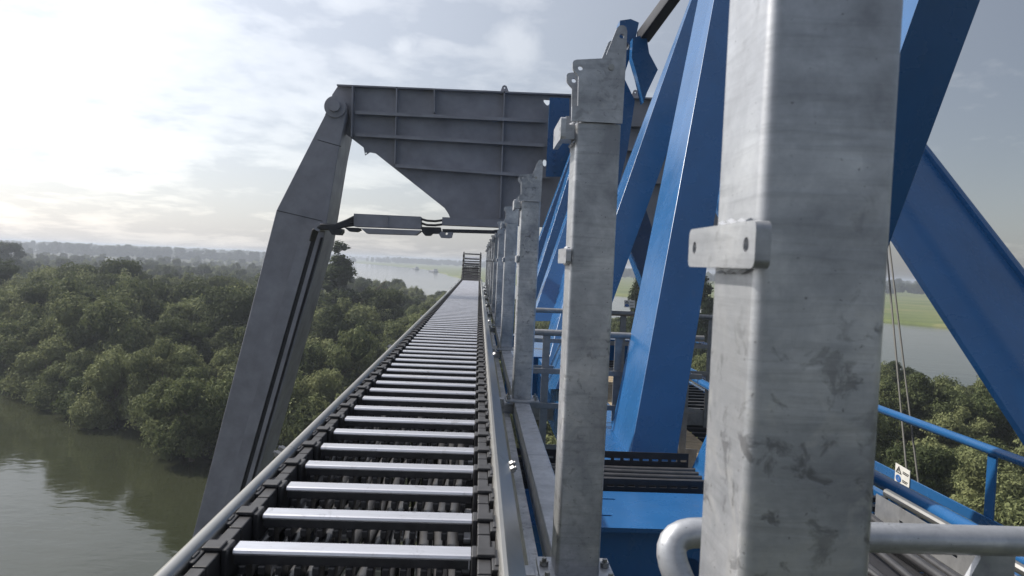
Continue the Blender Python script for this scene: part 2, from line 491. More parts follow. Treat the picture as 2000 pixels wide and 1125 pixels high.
# ------------------------------------------------------------------ trees
def crown_mesh(name, seed, m, kind, ncards, card):
    r = np.random.default_rng(seed)
    lobes = []
    if kind == 'willow':       # broad, several rounded heads, hanging skirts
        for i in range(13):
            a = r.uniform(0, 6.28); d = 3.1 * math.sqrt(r.uniform(0.02, 1)); h = r.uniform(2.0, 8.2) - 0.5 * d
            s = r.uniform(1.05, 2.15) * (1.15 - 0.04 * h)
            lobes.append((d * math.cos(a), d * math.sin(a), h, s, s, s * r.uniform(0.9, 1.3)))
    elif kind == 'broad':
        for i in range(22):
            a = r.uniform(0, 6.28); h = r.uniform(3.0, 9.0); d = 3.6 * math.sqrt(r.uniform(0.0, 1)) * math.sqrt(max(0.1, 1 - ((h - 5.2) / 4.8) ** 2))
            s = r.uniform(1.0, 1.8)
            lobes.append((d * math.cos(a), d * math.sin(a), h, s, s, s * 0.85))
    elif kind == 'bush':
        for i in range(9):
            a = r.uniform(0, 6.28); d = 1.9 * math.sqrt(r.uniform(0, 1)); h = r.uniform(0.6, 2.6) - 0.3 * d
            s = r.uniform(0.8, 1.3)
            lobes.append((d * math.cos(a), d * math.sin(a), h, s, s, s * 0.9))
    else:                      # poplar: one narrow flame
        for i in range(30):
            h = r.uniform(3.0, 22.0); ww = 2.5 * (1 - ((h - 8) / 15.0) ** 2 if h > 8 else 1 - ((8 - h) / 9.0) ** 2)
            ww = max(ww, 0.25)
            a = r.uniform(0, 6.28); d = 0.75 * ww * math.sqrt(r.uniform(0, 1)); s = max(0.45, 0.55 * ww)
            lobes.append((d * math.cos(a), d * math.sin(a), h, s, s, s * 1.8))
    L = np.array(lobes)
    area = (L[:, 3] ** 2); pick = r.choice(len(L), ncards, p=area / area.sum())
    dirs = r.normal(size=(ncards, 3)); dirs /= np.linalg.norm(dirs, axis=1)[:, None]
    dirs[:, 2] = np.where(dirs[:, 2] < -0.25, np.abs(dirs[:, 2]) * 0.6, dirs[:, 2])
    rad = r.uniform(0.80, 1.12, ncards)
    # bumpy lobes: the radius varies with direction
    ph = r.uniform(0, 6.28, (len(L), 3))
    wob = 1 + 0.16 * np.sin(5 * dirs[:, 0] + ph[pick, 0]) * np.sin(5 * dirs[:, 1] + ph[pick, 1]) + 0.10 * np.sin(9 * dirs[:, 2] + ph[pick, 2])
    P = L[pick, :3] + dirs * L[pick, 3:6] * (rad * wob)[:, None]
    # leaf card frame: normal near the outward direction, long axis drooping or sprouting
    nn = dirs + r.normal(size=(ncards, 3)) * 0.55
    nn /= np.linalg.norm(nn, axis=1)[:, None]
    ax = r.normal(size=(ncards, 3)) * 0.8 + np.array([0, 0, -0.7 if kind == 'willow' else 0.5])
    ax -= (ax * nn).sum(1)[:, None] * nn; ax /= np.linalg.norm(ax, axis=1)[:, None]
    bx = np.cross(nn, ax)
    sz = card * r.uniform(0.6, 1.35, ncards)[:, None]
    wd = sz * r.uniform(0.35, 0.6, ncards)[:, None]
    V = np.stack([P - ax * sz * 0.5, P + bx * wd * 0.5 - ax * sz * 0.05, P + ax * sz * 0.55, P - bx * wd * 0.5 + ax * sz * 0.05], 1).reshape(-1, 3)
    # a rough inner mass for each lobe keeps the crown from being see-through
    bmc = bmesh.new()
    for l in lobes:
        b2 = bmesh.ops.create_icosphere(bmc, subdivisions=2, radius=1.0, matrix=Matrix.Translation(l[:3]) @ Matrix.Diagonal((l[3] * 0.64, l[4] * 0.64, l[5] * 0.64, 1)))
        for v in b2['verts']: v.co += Vector(r.normal(size=3) * 0.13 * l[3])
    cv = np.array([v.co[:] for v in bmc.verts]); bmc.verts.index_update()
    cf = [[v.index + len(V) for v in f.verts] for f in bmc.faces]; bmc.free()
    faces = np.arange(len(V)).reshape(-1, 4).tolist() + cf
    me = bpy.data.meshes.new(name)
    me.from_pydata(np.vstack([V, cv]).tolist(), [], faces)
    me.materials.append(m)
    me.update()
    return me
def trunk_mesh(name, h, r0, seed, lean=0.3):
    r = random.Random(seed)
    bm = bmesh.new()
    p = [(0, 0, -0.6), (r.uniform(-.1, .1), r.uniform(-.1, .1), h * 0.35), (r.uniform(-lean, lean), r.uniform(-lean, lean), h * 0.7), (r.uniform(-lean, lean), r.uniform(-lean, lean), h)]
    tube(bm, p, [r0 * 1.3, r0, r0 * 0.7, r0 * 0.25], 7)
    for k in range(5):
        t = r.uniform(0.35, 0.7); a = r.uniform(0, 6.28); L = h * 0.35
        b0 = Vector(p[1]).lerp(Vector(p[2]), (t - 0.35) / 0.35)
        tube(bm, [b0, b0 + Vector((math.cos(a) * L * 0.5, math.sin(a) * L * 0.5, L * 0.4)), b0 + Vector((math.cos(a) * L * 0.8, math.sin(a) * L * 0.8, L))], [r0 * 0.5, r0 * 0.35, r0 * 0.1], 5)
    me = bpy.data.meshes.new(name); bm.to_mesh(me); bm.free(); me.materials.append(M['bark'])
    return me
CROWN = {'willow': [crown_mesh('crown', 11 + i, M['willow'], 'willow', 14000, 0.34) for i in range(4)],
         'broad': [crown_mesh('crown', 31 + i, M['oak'], 'broad', 13000, 0.36) for i in range(3)],
         'bush': [crown_mesh('crown', 51 + i, M['willow'], 'bush', 3000, 0.30) for i in range(2)],
         'poplar': [crown_mesh('crown', 61 + i, M['poplar'], 'poplar', 9000, 0.42) for i in range(2)]}
TRUNK = {'willow': trunk_mesh('trunk', 5.5, 0.24, 1), 'broad': trunk_mesh('trunk', 6.5, 0.28, 2), 'bush': trunk_mesh('trunk', 1.8, 0.10, 3), 'poplar': trunk_mesh('trunk', 16, 0.30, 4, 0.1)}
NAMES = {'willow': 'willow_tree', 'broad': 'broadleaf_tree', 'bush': 'willow_bush', 'poplar': 'poplar_tree'}
def tree(kind, x, y, s, label, group=None, var=None, sz=None, rz=None, wd=None, dz=0):
    o = bpy.data.objects.new(NAMES[kind], None); COL.objects.link(o)
    o.location = (x, y, 0.8 + dz); o.rotation_euler = (0, 0, random.uniform(0, 6.28) if rz is None else rz)
    o.scale = (s * (wd or 1), s * (wd or 1), s * (sz or 1)); o.empty_display_size = 0.5
    tag(o, label, 'bush' if kind == 'bush' else 'tree', group)
    ms = CROWN[kind]
    if sz is None and kind != 'poplar': o.scale.z *= random.uniform(0.85, 1.22)
    c = bpy.data.objects.new('crown', ms[random.randrange(len(ms)) if var is None else var % len(ms)]); COL.objects.link(c); c.parent = o
    t = bpy.data.objects.new('trunk', TRUNK[kind]); COL.objects.link(t); t.parent = o
    return o
def inside(p, poly):
    x, y = p; c = False; j = len(poly) - 1
    for i in range(len(poly)):
        xi, yi = poly[i]; xj, yj = poly[j]
        if (yi > y) != (yj > y) and x < (xj - xi) * (y - yi) / (yj - yi) + xi: c = not c
        j = i
    return c
def pxbase(px, py, h=0.8):
    p = atZ(px, py, -(H - h)); return p.x, p.y

# single trees that stand out in the photograph
p_main = at(661, 560, 150)
tree('poplar', p_main.x, 150, 1.06, 'tall dark poplar rising above the wood just right of the grey leg', var=0, sz=1.0, wd=2.1)
q = at(1378, 560, 118)
tree('poplar', q.x, 118, 0.98, 'dark poplar seen in the gap left of the nearest post', var=1, sz=1.0)
q = at(1252, 560, 130)
tree('poplar', q.x, 130, 1.02, 'dark poplar peeping between the two wide blue diagonals', var=0)
taken = [(p_main.x, 150)]
bx, by = pxbase(352, 905)
taken.append((bx, by + 3)); tree('willow', bx, by + 3.0, 0.95, 'pale green willow hanging over the water nearest to the grey leg', var=0)
bx, by = pxbase(285, 850)
taken.append((bx, by + 2)); tree('willow', bx, by + 4.0, 1.1, 'broad sunlit willow leaning out at the inlet shore left of the nearest willow', var=1)
q = at(8, 480, 330)
tree('broad', q.x, 330, 2.0, 'large dark tree standing above the wood at the left edge', var=1)
q = at(590, 850, 82)
tree('willow', q.x + 0.6, 86, 0.95, 'sunlit willow between the grey leg and the chain trough', var=2)
taken.append((q.x + .6, 86))

shore = []
sh_line = [(-150, 181), (-85, 126), (-64, 107), (-40, 86.5), (-28, 76), (-10, 72), (10, 61)]
for a, b in zip(sh_line, sh_line[1:]):
    L_ = math.hypot(b[0] - a[0], b[1] - a[1]); n_ = max(1, round(L_ / 5.0))
    for i in range(n_):
        t_ = (i + random.uniform(-.25, .25)) / n_
        p = (a[0] + (b[0] - a[0]) * t_ + 0.8, a[1] + (b[1] - a[1]) * t_ + random.uniform(0.6, 2.5))
        if all((p[0] - q_[0]) ** 2 + (p[1] - q_[1]) ** 2 > 14 for q_ in taken): shore.append(p); taken.append(p)
shoreset = set(shore)
pts = list(shore)
y = 40.0
sp = 8.4
while y < 1500:
    st = sp * max(1.0, (y / 230.0) ** 0.75)
    x = -0.80 * y - 6
    while x < 0.86 * y + 6:
        X = x + random.uniform(-0.42, 0.42) * st; Y = y + random.uniform(-0.42, 0.42) * st
        x += st
        if X < -900 or (X + 0.0 > -0.72 * Y and False): continue
        if not inside((X, Y), NEAR): continue
        if Y > 620 and X > -0.05 * Y - 60: pass
        if Y > 560 and random.random() < 0.35: continue
        if Y > 760 and (math.sin(X * 0.011 + Y * 0.004) + math.sin(Y * 0.013 - X * 0.003)) < 0.25: continue
        if any((X - a) ** 2 + (Y - b) ** 2 < 30 for a, b in taken): continue
        pts.append((X, Y))
    y += st * 0.9
pts = [p for p in pts if -0.70 * p[1] - 6 < p[0] < 0.78 * p[1] + 6]
# shore willows: the first row along the inlet hangs low
pts.sort(key=lambda p: p[0] ** 2 + p[1] ** 2)
n_ind = 285
seen = lambda p: p[0] / p[1] < 0.02 or p[0] / p[1] > 0.53
near_pts = [p for p in pts if seen(p)][:n_ind]
chosen = set(near_pts)
far_pts = [p for p in pts if p not in chosen]
ORD = 'first second third fourth fifth sixth seventh eighth ninth tenth eleventh twelfth thirteenth fourteenth fifteenth sixteenth seventeenth eighteenth nineteenth twentieth'.split()
for i, (x, y) in enumerate(near_pts):
    k = random.random()
    right = x > 0.3 * y
    r = math.hypot(x, y); t_ = x / y
    where = 'right of the bridge' if right else ('right of the grey leg' if t_ > -0.22 else ('just left of the grey leg' if t_ > -0.42 else 'near the left edge'))
    rank = 'at the front' if r < 105 else ('in the second rank' if r < 140 else ('in the middle' if r < 185 else 'far back'))
    kind = 'broad' if k < 0.22 else ('willow' if k < 0.93 else 'bush')
    s = ((random.uniform(0.9, 1.28) if r < 118 else random.uniform(1.12, 1.75)) if not right else random.uniform(0.75, 1.0)) * (1.0 if kind != 'bush' else 1.6) * (1.0 if y < 170 else 0.85)
    if y > 150 and t_ > -0.26 and not right: s = min(s, 1.0)
    side = 'right of the bridge' if right else 'in the riverside wood'
    word, grp = {'willow': ('willow', 'willows'), 'broad': ('dark round-crowned tree', 'darker trees'), 'bush': ('low willow bush', 'bushes')}[kind]
    if kind == 'willow': word = 'tall pale willow' if s > 1.4 else ('small willow' if s < 1.15 else 'willow')
    if kind == 'broad': s *= 0.95
    if (x, y) in shoreset: kind = 'willow'; word, grp, rank = ('tall' if s > 1.15 else ('broad' if s > 1.02 else 'small')) + ' willow trailing', 'willows', 'in the water'
    lab = '%s %s of the wood, %s' % (word, rank, where)
    if (x, y) in shoreset:
        n_sh = sum(1 for q_ in shore if q_[0] / q_[1] > x / y and q_ in chosen)
        if x / y < -0.42: lab = '%s at the waterline, %s counted leftward from the one nearest the grey leg' % (word, ORD[min(n_sh, len(ORD) - 1)])
        else: lab = '%s at the waterline, %s' % (word, where)
    tree(kind, x, y, s, lab, grp + ' ' + side, dz=-1.5 if (x, y) in shoreset else 0)

# everything farther off reads as one mass: points that carry the crowns
def forest_stuff(name, pts, srcs, smin, smax, label, zs=(0.9, 1.2)):
    me = bpy.data.meshes.new(name)
    me.from_pydata([(p[0], p[1], p[2] if len(p) > 2 else 0.6) for p in pts], [], [])
    o = bpy.data.objects.new(name, me); COL.objects.link(o)
    o['kind'] = 'stuff'; o['label'] = label
    ng = bpy.data.node_groups.new(name, 'GeometryNodeTree')
    ng.interface.new_socket('Geometry', in_out='INPUT', socket_type='NodeSocketGeometry')
    ng.interface.new_socket('Geometry', in_out='OUTPUT', socket_type='NodeSocketGeometry')
    gi = ng.nodes.new('NodeGroupInput'); go = ng.nodes.new('NodeGroupOutput')
    join = ng.nodes.new('GeometryNodeGeometryToInstance')
    for s in srcs:
        oi = ng.nodes.new('GeometryNodeObjectInfo'); oi.inputs['Object'].default_value = s; oi.transform_space = 'ORIGINAL'
        ng.links.new(oi.outputs['Geometry'], join.inputs[0])
    iop = ng.nodes.new('GeometryNodeInstanceOnPoints'); iop.inputs['Pick Instance'].default_value = True
    ng.links.new(gi.outputs[0], iop.inputs['Points']); ng.links.new(join.outputs[0], iop.inputs['Instance'])
    rv = ng.nodes.new('FunctionNodeRandomValue'); rv.data_type = 'FLOAT_VECTOR'
    rv.inputs[0].default_value = (0, 0, 0); rv.inputs[1].default_value = (0, 0, 6.28)
    ng.links.new(rv.outputs[0], iop.inputs['Rotation'])
    sv = ng.nodes.new('FunctionNodeRandomValue'); sv.data_type = 'FLOAT_VECTOR'; sv.inputs['Seed'].default_value = 5
    sv.inputs[0].default_value = (smin, smin, smin * zs[0]); sv.inputs[1].default_value = (smax, smax, smax * zs[1])
    ng.links.new(sv.outputs[0], iop.inputs['Scale'])
    ii = ng.nodes.new('FunctionNodeRandomValue'); ii.data_type = 'INT'; ii.inputs['Seed'].default_value = 9
    ii.inputs[4].default_value = 0; ii.inputs[5].default_value = len(srcs) - 1
    ng.links.new(ii.outputs[2], iop.inputs['Instance Index'])
    ng.links.new(iop.outputs[0], go.inputs[0])
    md = o.modifiers.new('trees', 'NODES'); md.node_group = ng
    return o
src = {}
for o in COL.objects:
    if o.name.startswith('crown') and o.data.name not in src: src[o.data.name] = o
def srcs(kind): return [src[m.name] for m in CROWN[kind] if m.name in src]
forest_stuff('far_wood', far_pts, srcs('willow') + srcs('willow') + srcs('broad'), 0.75, 1.12, 'mass of the far riverside wood behind the nearer willows')
hp = []
def hedge(x0, y0, x1, y1, n, spread):
    for i in range(int(n * 1.5)):
        t = random.random()
        hp.append((x0 + (x1 - x0) * t + random.gauss(0, spread), y0 + (y1 - y0) * t + random.gauss(0, spread * 0.6), 0.8))
# tree lines across the left plain
for (a, b, c, d, n, s) in ((-700, 1150, -360, 1250, 90, 12), (-950, 1300, -600, 1500, 80, 16), (-1500, 1900, -330, 1800, 300, 30), (-1900, 2600, -600, 2700, 260, 60), (-2600, 3600, -700, 3700, 300, 90),
                          (-3600, 5000, -1000, 5200, 320, 120), (-5200, 7200, -1500, 7600, 340, 150),
                          # far river bank and the plain beyond it
                          (-330, 2500, 150, 2300, 160, 40), (-560, 3700, 700, 3500, 260, 60), (-700, 5200, 1500, 5000, 300, 100), (-1000, 7600, 3000, 7400, 320, 150),
                          (40, 1500, 330, 1420, 50, 14), (250, 1250, 800, 1180, 90, 16), (520, 950, 1000, 900, 80, 12), (400, 1350, 1500, 1700, 220, 40), (900, 2400, 3000, 2200, 260, 60)):
    hedge(a, b, c, d, n, s)
forest_stuff('distant_tree_lines', hp, srcs('broad'), 1.1, 2.3, 'hazy tree lines across the plain near the horizon', (0.7, 1.0))

# ------------------------------------------------------------------ cargo barges on the far reach of the river
def barge(px, py, L, label):
    p = atZ(px, py, -H)
    t = thing('barge', label, 'boat', (p.x, p.y, -H), 'barges on the river')
    def P(a, z, b): return (p.x + b, p.y + a, -H + z)
    b = bmesh.new()
    d = Vector((-0.22, 0.97, 0)); e = Vector((0.97, 0.22, 0))
    def hull(l0, l1, w0, w1, z0, z1):
        o = Vector((p.x, p.y, -H))
        hexa(b, [o + d * l0 - e * w0 + Vector((0, 0, z0)), o + d * l0 + e * w0 + Vector((0, 0, z0)), o + d * l1 + e * w1 + Vector((0, 0, z0)), o + d * l1 - e * w1 + Vector((0, 0, z0)),
                 o + d * l0 - e * w0 + Vector((0, 0, z1)), o + d * l0 + e * w0 + Vector((0, 0, z1)), o + d * l1 + e * w1 + Vector((0, 0, z1)), o + d * l1 - e * w1 + Vector((0, 0, z1))])
    hull(-L / 2, L * 0.38, 4, 4.4, -0.4, 1.8); hull(L * 0.38, L / 2, 4.4, 0.8, -0.4, 2.4)
    build('hull', b, M['dark'], t)
    b = bmesh.new(); hull(-L * 0.46, -L * 0.32, 3, 3, 1.8, 5.5); build('wheelhouse', b, M['pipe'], t)
    b = bmesh.new(); hull(-L * 0.28, L * 0.36, 3.2, 3.4, 1.8, 3.0); build('hold_cover', b, M['grey'], t)
barge(846, 531, 60, 'long dark cargo barge on the far river, the larger one')
barge(812, 526, 40, 'small dark barge on the far river left of the larger barge')

# ------------------------------------------------------------------ galvanised posts
PX0, PW = 0.252, 0.126
CXP = PX0 + PW / 2
def rounded_tube(bm, x0, x1, y0, y1, z0, z1, r, n=5):
    sec = rrect((r / (x1 - x0), r / (y1 - y0)), n)
    sweep(bm, sec, Vector((x0, y0, z0)), Vector((x1 - x0, 0, 0)), Vector((0, y1 - y0, 0)), Vector((x0, y0, z1)), Vector((x1 - x0, 0, 0)), Vector((0, y1 - y0, 0)))
def make_post(Y, label):
    t = thing('galvanised_post', label, 'post', (CXP, Y, -0.89), 'galvanised posts along the chain trough')
    ZT = 0.395
    b = bmesh.new(); rounded_tube(b, PX0, PX0 + PW, Y, Y + PW, -0.878, ZT, 0.012); build('tube', b, M['galv'], t)
    k = 0.00048
    head = [(-163, -6), (131, -6), (134, 350), (133, 520), (126, 540), (112, 550), (98, 551), (84, 546), (74, 535), (20, 382), (10, 366), (-6, 357), (-150, 342), (-166, 336), (-172, 322), (-170, 290), (-160, 276), (-135, 250), (-130, 82), (-140, 78), (-163, 78)]
    holes = [circ(103, 489, 14), circ(-126, 296, 14)]
    for yy in (Y - 0.012, Y + PW + 0.001):
        b = bmesh.new()
        prism(b, [(x * k, z * k) for x, z in head], [[(x * k, z * k) for x, z in h] for h in holes], (CXP, yy, ZT + 0.004), (1, 0, 0), (0, 0, 1), (0, 0.011, 0))
        hp_ = build('head_plate', b, M['galv'], t)
        b = bmesh.new(); tube(b, [(CXP + 51 * k, yy - 0.004, ZT + 318 * k), (CXP + 51 * k, yy + 0.013, ZT + 318 * k)], 0.0085, 12)
        build('plug', b, M['steel'], hp_)
    b = bmesh.new(); box(b, CXP - 0.05, CXP + 0.05, Y, Y + PW, ZT + 0.002, ZT + 0.01, 0.002); build('cap', b, M['galv'], t)
    for zc_, h_ in ((0.025, 0.042), (0.372, 0.060)):
        b = bmesh.new()
        y0, y1 = Y - 0.035, Y + 0.165
        oo = []
        for (cu, cv, s) in ((y1 - 0.008, h_ / 2 - 0.008, 0), (y0 + 0.008, h_ / 2 - 0.008, 1), (y0 + 0.008, -h_ / 2 + 0.008, 2), (y1 - 0.008, -h_ / 2 + 0.008, 3)):
            for i in range(4):
                a = (s + i / 3) * math.pi / 2; oo.append((cu + 0.008 * math.cos(a), cv + 0.008 * math.sin(a)))
        x1 = PX0 - (0.002 if h_ < 0.05 else 0.032)
        prism(b, oo, [circ(y0 + 0.022, 0, 0.007, 12), circ(y1 - 0.022, 0, 0.007, 12)], (x1 - 0.014, 0, zc_), (0, 1, 0), (0, 0, 1), (0.014, 0, 0))
        if h_ > 0.05:
            box(b, x1 + 0.0005, PX0 - 0.0005, Y + 0.02, Y + 0.10, zc_ - 0.02, zc_ + 0.02)
        cp = build('clip_plate', b, M['galv'], t)
        b = bmesh.new()                                        # weld beads along the top and bottom of the clip
        for sgn in (1, -1):
            pts_ = [(PX0 - 0.004 + random.uniform(-.001, .001), Y + 0.012 + i * 0.008, zc_ + sgn * (h_ / 2 + random.uniform(-0.0015, 0.002))) for i in range(11)]
            tube(b, pts_, [random.uniform(0.003, 0.0058) for _ in pts_], 6)
        build('weld_bead', b, M['galv'], cp)
    b = bmesh.new(); box(b, PX0 - 0.045, PX0 + PW + 0.045, Y - 0.06, Y + PW + 0.008, -0.892, -0.878, 0.002); bp = build('base_plate', b, M['galv'], t)
    for dx in (-0.026, PW + 0.026):
        for dy in (-0.03, PW * 0.55):
            b = bmesh.new(); bolt(b, (PX0 + dx, Y + dy, -0.877), (0, 0, 1), 0.013, 0.012); tube(b, [(PX0 + dx, Y + dy, -0.87), (PX0 + dx, Y + dy, -0.855)], 0.007, 8); build('bolt', b, M['steel'], bp)
    return t
POST_Y = [0.655, 2.03, 4.70, 7.45, 10.2, 12.95, 15.7, 18.45, 21.2, 23.95, 26.7]
PLAB = ['nearest galvanised post with a flat drilled clip, huge in the right foreground', 'second galvanised post, with its drilled head plate standing against the sky', 'third galvanised post, the one bolted down on a visible base plate',
        'fourth galvanised post, just left of the third and partly hidden', 'fifth galvanised post in the receding row', 'sixth galvanised post in the receding row', 'seventh galvanised post in the receding row',
        'eighth galvanised post in the receding row', 'ninth galvanised post in the receding row', 'tenth galvanised post, beside the curled up end of the chain', 'last and farthest galvanised post of the row']
p0 = make_post(POST_Y[0], PLAB[0])
for yy, lb in zip(POST_Y[1:], PLAB[1:]): copy_tree(p0, (CXP, yy, -0.89), lb)

# long beam that carries the posts, with an angle rail beside it
bt = thing('support_beam', 'long galvanised beam running under the row of posts', 'beam', (CXP, 0.4, -1.0))
Y0 = 0.2
for i in range(11):
    y1 = POST_Y[i] + 1.36 if i < 10 else 28.0
    b = bmesh.new(); rounded_tube(b, 0, 1, 0, 1, 0, 1, 0.08)
    for v in b.verts: v.co = Vector((0.262 + v.co.x * 0.10, Y0 + v.co.z * (y1 - Y0 - 0.004), -1.012 + v.co.y * 0.118))
    build('beam_length', b, M['galv'], bt); Y0 = y1
b = bmesh.new(); box(b, 0.200, 0.206, 0.2, 28, -1.06, -0.97); box(b, 0.2065, 0.236, 0.2, 28, -0.977, -0.97); build('angle_rail', b, M['galv'], bt)
for yy in POST_Y[1:]:
    b = bmesh.new(); box(b, 0.10, 0.2615, yy + 0.03, yy + 0.10, -0.985, -0.925, 0.004); build('bracket', b, M['galv'], bt)

# ------------------------------------------------------------------ chain trough: two guide rails
CH0 = -0.6
gl = thing('guide_rail', 'left guide rail of the chain trough, a long bright steel edge over the water', 'rail', (-0.58, 0.5, -0.6))
def rail_section(side):
    # rounded lip on the chain side that turns down into a web
    if side < 0:
        return [(-0.606, -0.72), (-0.606, -0.612), (-0.603, -0.600), (-0.596, -0.590), (-0.586, -0.586), (-0.576, -0.588), (-0.569, -0.595), (-0.567, -0.606), (-0.567, -0.88), (-0.572, -0.88), (-0.572, -0.72)]
    return [(0.046, -0.88), (0.046, -0.606), (0.049, -0.595), (0.056, -0.588), (0.064, -0.587), (0.071, -0.592), (0.104, -0.622), (0.104, -0.66), (0.099, -0.66), (0.099, -0.626), (0.066, -0.60), (0.052, -0.62), (0.052, -0.88)]
def rail_piece(side, y0, y1):
    b = bmesh.new(); sec = [(x + (0.036 if side < 0 else 0.016), z) for x, z in rail_section(side)]
    sweep(b, sec, Vector((0, y0, 0)), Vector((1, 0, 0)), Vector((0, 0, 1)), Vector((0, y1, 0)), Vector((1, 0, 0)), Vector((0, 0, 1)))
    return b
gr = thing('guide_rail', 'right guide rail of the chain trough, beside the galvanised posts', 'rail', (0.07, 0.5, -0.6))
joints = [2.23, 4.95, 7.7, 10.45, 13.2, 15.95, 18.7, 21.4]
for sd, t in ((-1, gl), (1, gr)):
    e = 0.6
    for j in joints + [24.3]:
        build('rail_length', rail_piece(sd, e, j - 0.002), M['steel'], t); e = j
    for j in joints:
        b = bmesh.new()
        for dy in (-0.028, 0.028):
            if sd < 0: bolt(b, (-0.571, j + dy, -0.607), (-1, 0, 0.5), 0.011, 0.016); tube(b, [(-0.571, j + dy, -0.607), (-0.591, j + dy, -0.597)], 0.006, 8)
            else: bolt(b, (0.120, j + dy, -0.632), (1, 0, 0.6), 0.011, 0.016); tube(b, [(0.120, j + dy, -0.632), (0.140, j + dy, -0.622)], 0.006, 8)
        build('joint_bolt', b, M['pipe'], t)
    if sd < 0:
        b = bmesh.new(); box(b, -0.535, -0.37, 0.6, 24.3, -0.884, -0.879); build('floor_strip', b, M['dark'], t)
    else:
        b = bmesh.new(); box(b, -0.10, 0.067, 0.6, 24.3, -0.884, -0.879); build('floor_strip', b, M['dark'], t)
for yy in POST_Y[1:9]:
    b = bmesh.new(); box(b, -0.62, 0.199, yy + 0.02, yy + 0.09, -0.95, -0.886, 0.004)
    o = build('trough_bearer', b, M['galv'], None, loc=(0, yy, -0.95)); tag(o, 'galvanised cross bearer under the chain trough', 'bearer', 'bearers under the chain trough')

# ------------------------------------------------------------------ energy chain
ch = thing('energy_chain', 'long black cable chain with aluminium stays lying in the trough', 'cable chain', (-0.27, 1.2, -0.7))
PITCH = 0.207
YB, RB = 22.4, 2.0                       # the chain turns up at its far end
def path(s):
    y = 1.085 + s
    if y <= YB: return y, 0.0, 0.0
    th = (y - YB) / RB
    return YB + RB * math.sin(th), RB * (1 - math.cos(th)), th
NL = int((YB - 1.085 + RB * 1.12) / PITCH)
def link_mesh():
    b = bmesh.new()
    L = PITCH
    def bx(x0, x1, y0, y1, z0, z1): box(b, x0, x1, y0, y1, z0, z1, 0.0025)
    # inner cheek, outer cheek and the lap between neighbouring links
    bx(-0.014, 0.014, -L * 0.5 + 0.003, L * 0.5 - 0.003, -0.235, -0.004)
    bx(0.0145, 0.032, -L * 0.44, L * 0.06, -0.225, 0.0)
    bx(0.0145, 0.026, L * 0.075, L * 0.40, -0.215, -0.010)
    bx(-0.026, -0.0145, -L * 0.14, L * 0.14, -0.22, 0.0)
    bx(-0.016, 0.022, -L * 0.16, L * 0.05, -0.003, 0.006)
    bx(0.020, 0.034, -L * 0.36, -L * 0.20, -0.12, 0.0035)
    me = bpy.data.meshes.new('link'); bmesh.ops.recalc_face_normals(b, faces=b.faces[:]); b.to_mesh(me); b.free(); me.materials.append(M['black'])
    return me
lm = link_mesh()
def stay_mesh(w0, w1, h, y, z, name, m):
    b = bmesh.new()
    sec = [(-y, 0), (-y, h * 0.3), (-y + 0.003, h * 0.8), (-y + 0.007, h), (y - 0.007, h), (y - 0.003, h * 0.8), (y, 0)]
    sweep(b, sec, Vector((w0, 0, z)), Vector((0, 1, 0)), Vector((0, 0, 1)), Vector((w1, 0, z)), Vector((0, 1, 0)), Vector((0, 0, 1)))
    bmesh.ops.recalc_face_normals(b, faces=b.faces[:])
    me = bpy.data.meshes.new(name); b.to_mesh(me); b.free(); me.materials.append(m)
    return me
XL, XR = -0.507, 0.036
sm = stay_mesh(-0.240, 0.244, 0.010, 0.0275, -0.018, 'stay', M['alu'])
sm_shade = stay_mesh(-0.240, 0.244, 0.010, 0.026, -0.018, 'stay', M['dark'])  # bend stays: the same bars with their shade painted in as dark colour
bs = stay_mesh(-0.240, 0.244, 0.015, 0.030, -0.225, 'bottom_stay', M['alu'])
def sep_mesh():
    b = bmesh.new()
    r = random.Random(3)
    box(b, -0.236, 0.240, -0.029, 0.026, -0.036, -0.0185)
    for i in range(13):
        x = -0.215 + i * 0.036 + r.uniform(-0.004, 0.004)
        box(b, x - 0.004, x + 0.004, -0.022, 0.022, -0.20, -0.0365)
        box(b, x - 0.007, x + 0.007, -0.038, 0.020, -0.054, -0.0370, 0.002)
    bmesh.ops.recalc_face_normals(b, faces=b.faces[:])
    me = bpy.data.meshes.new('separator'); b.to_mesh(me); b.free(); me.materials.append(M['black'])
    return me
spm = sep_mesh()
CO = Vector((-0.27, 1.2, -0.7))
def put(name, me, x, s, parent, z=0):
    y, dz, th = path(s)
    o = bpy.data.objects.new(name, me); COL.objects.link(o); o.parent = parent
    o.location = Vector((x, y, CH0 + dz)) - CO; o.rotation_euler = (th, 0, 0)
    return o
for i in range(NL):
    s = i * PITCH
    l = put('link', lm, XL, s, ch); l.scale.x = -1
    put('link', lm, XR, s, ch)
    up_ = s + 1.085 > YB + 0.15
    st = put('stay', sm_shade if up_ else sm, -0.2355, s + 0.02, ch)
    if up_ and i < NL - 2: put('stay', sm_shade, -0.2355, s + 0.02 + PITCH / 2, ch)
    if i < NL - 2:
        sp_ = bpy.data.objects.new('separator', spm); COL.objects.link(sp_); sp_.parent = st
    put('bottom_stay', bs, -0.2355, s + 0.02, ch)

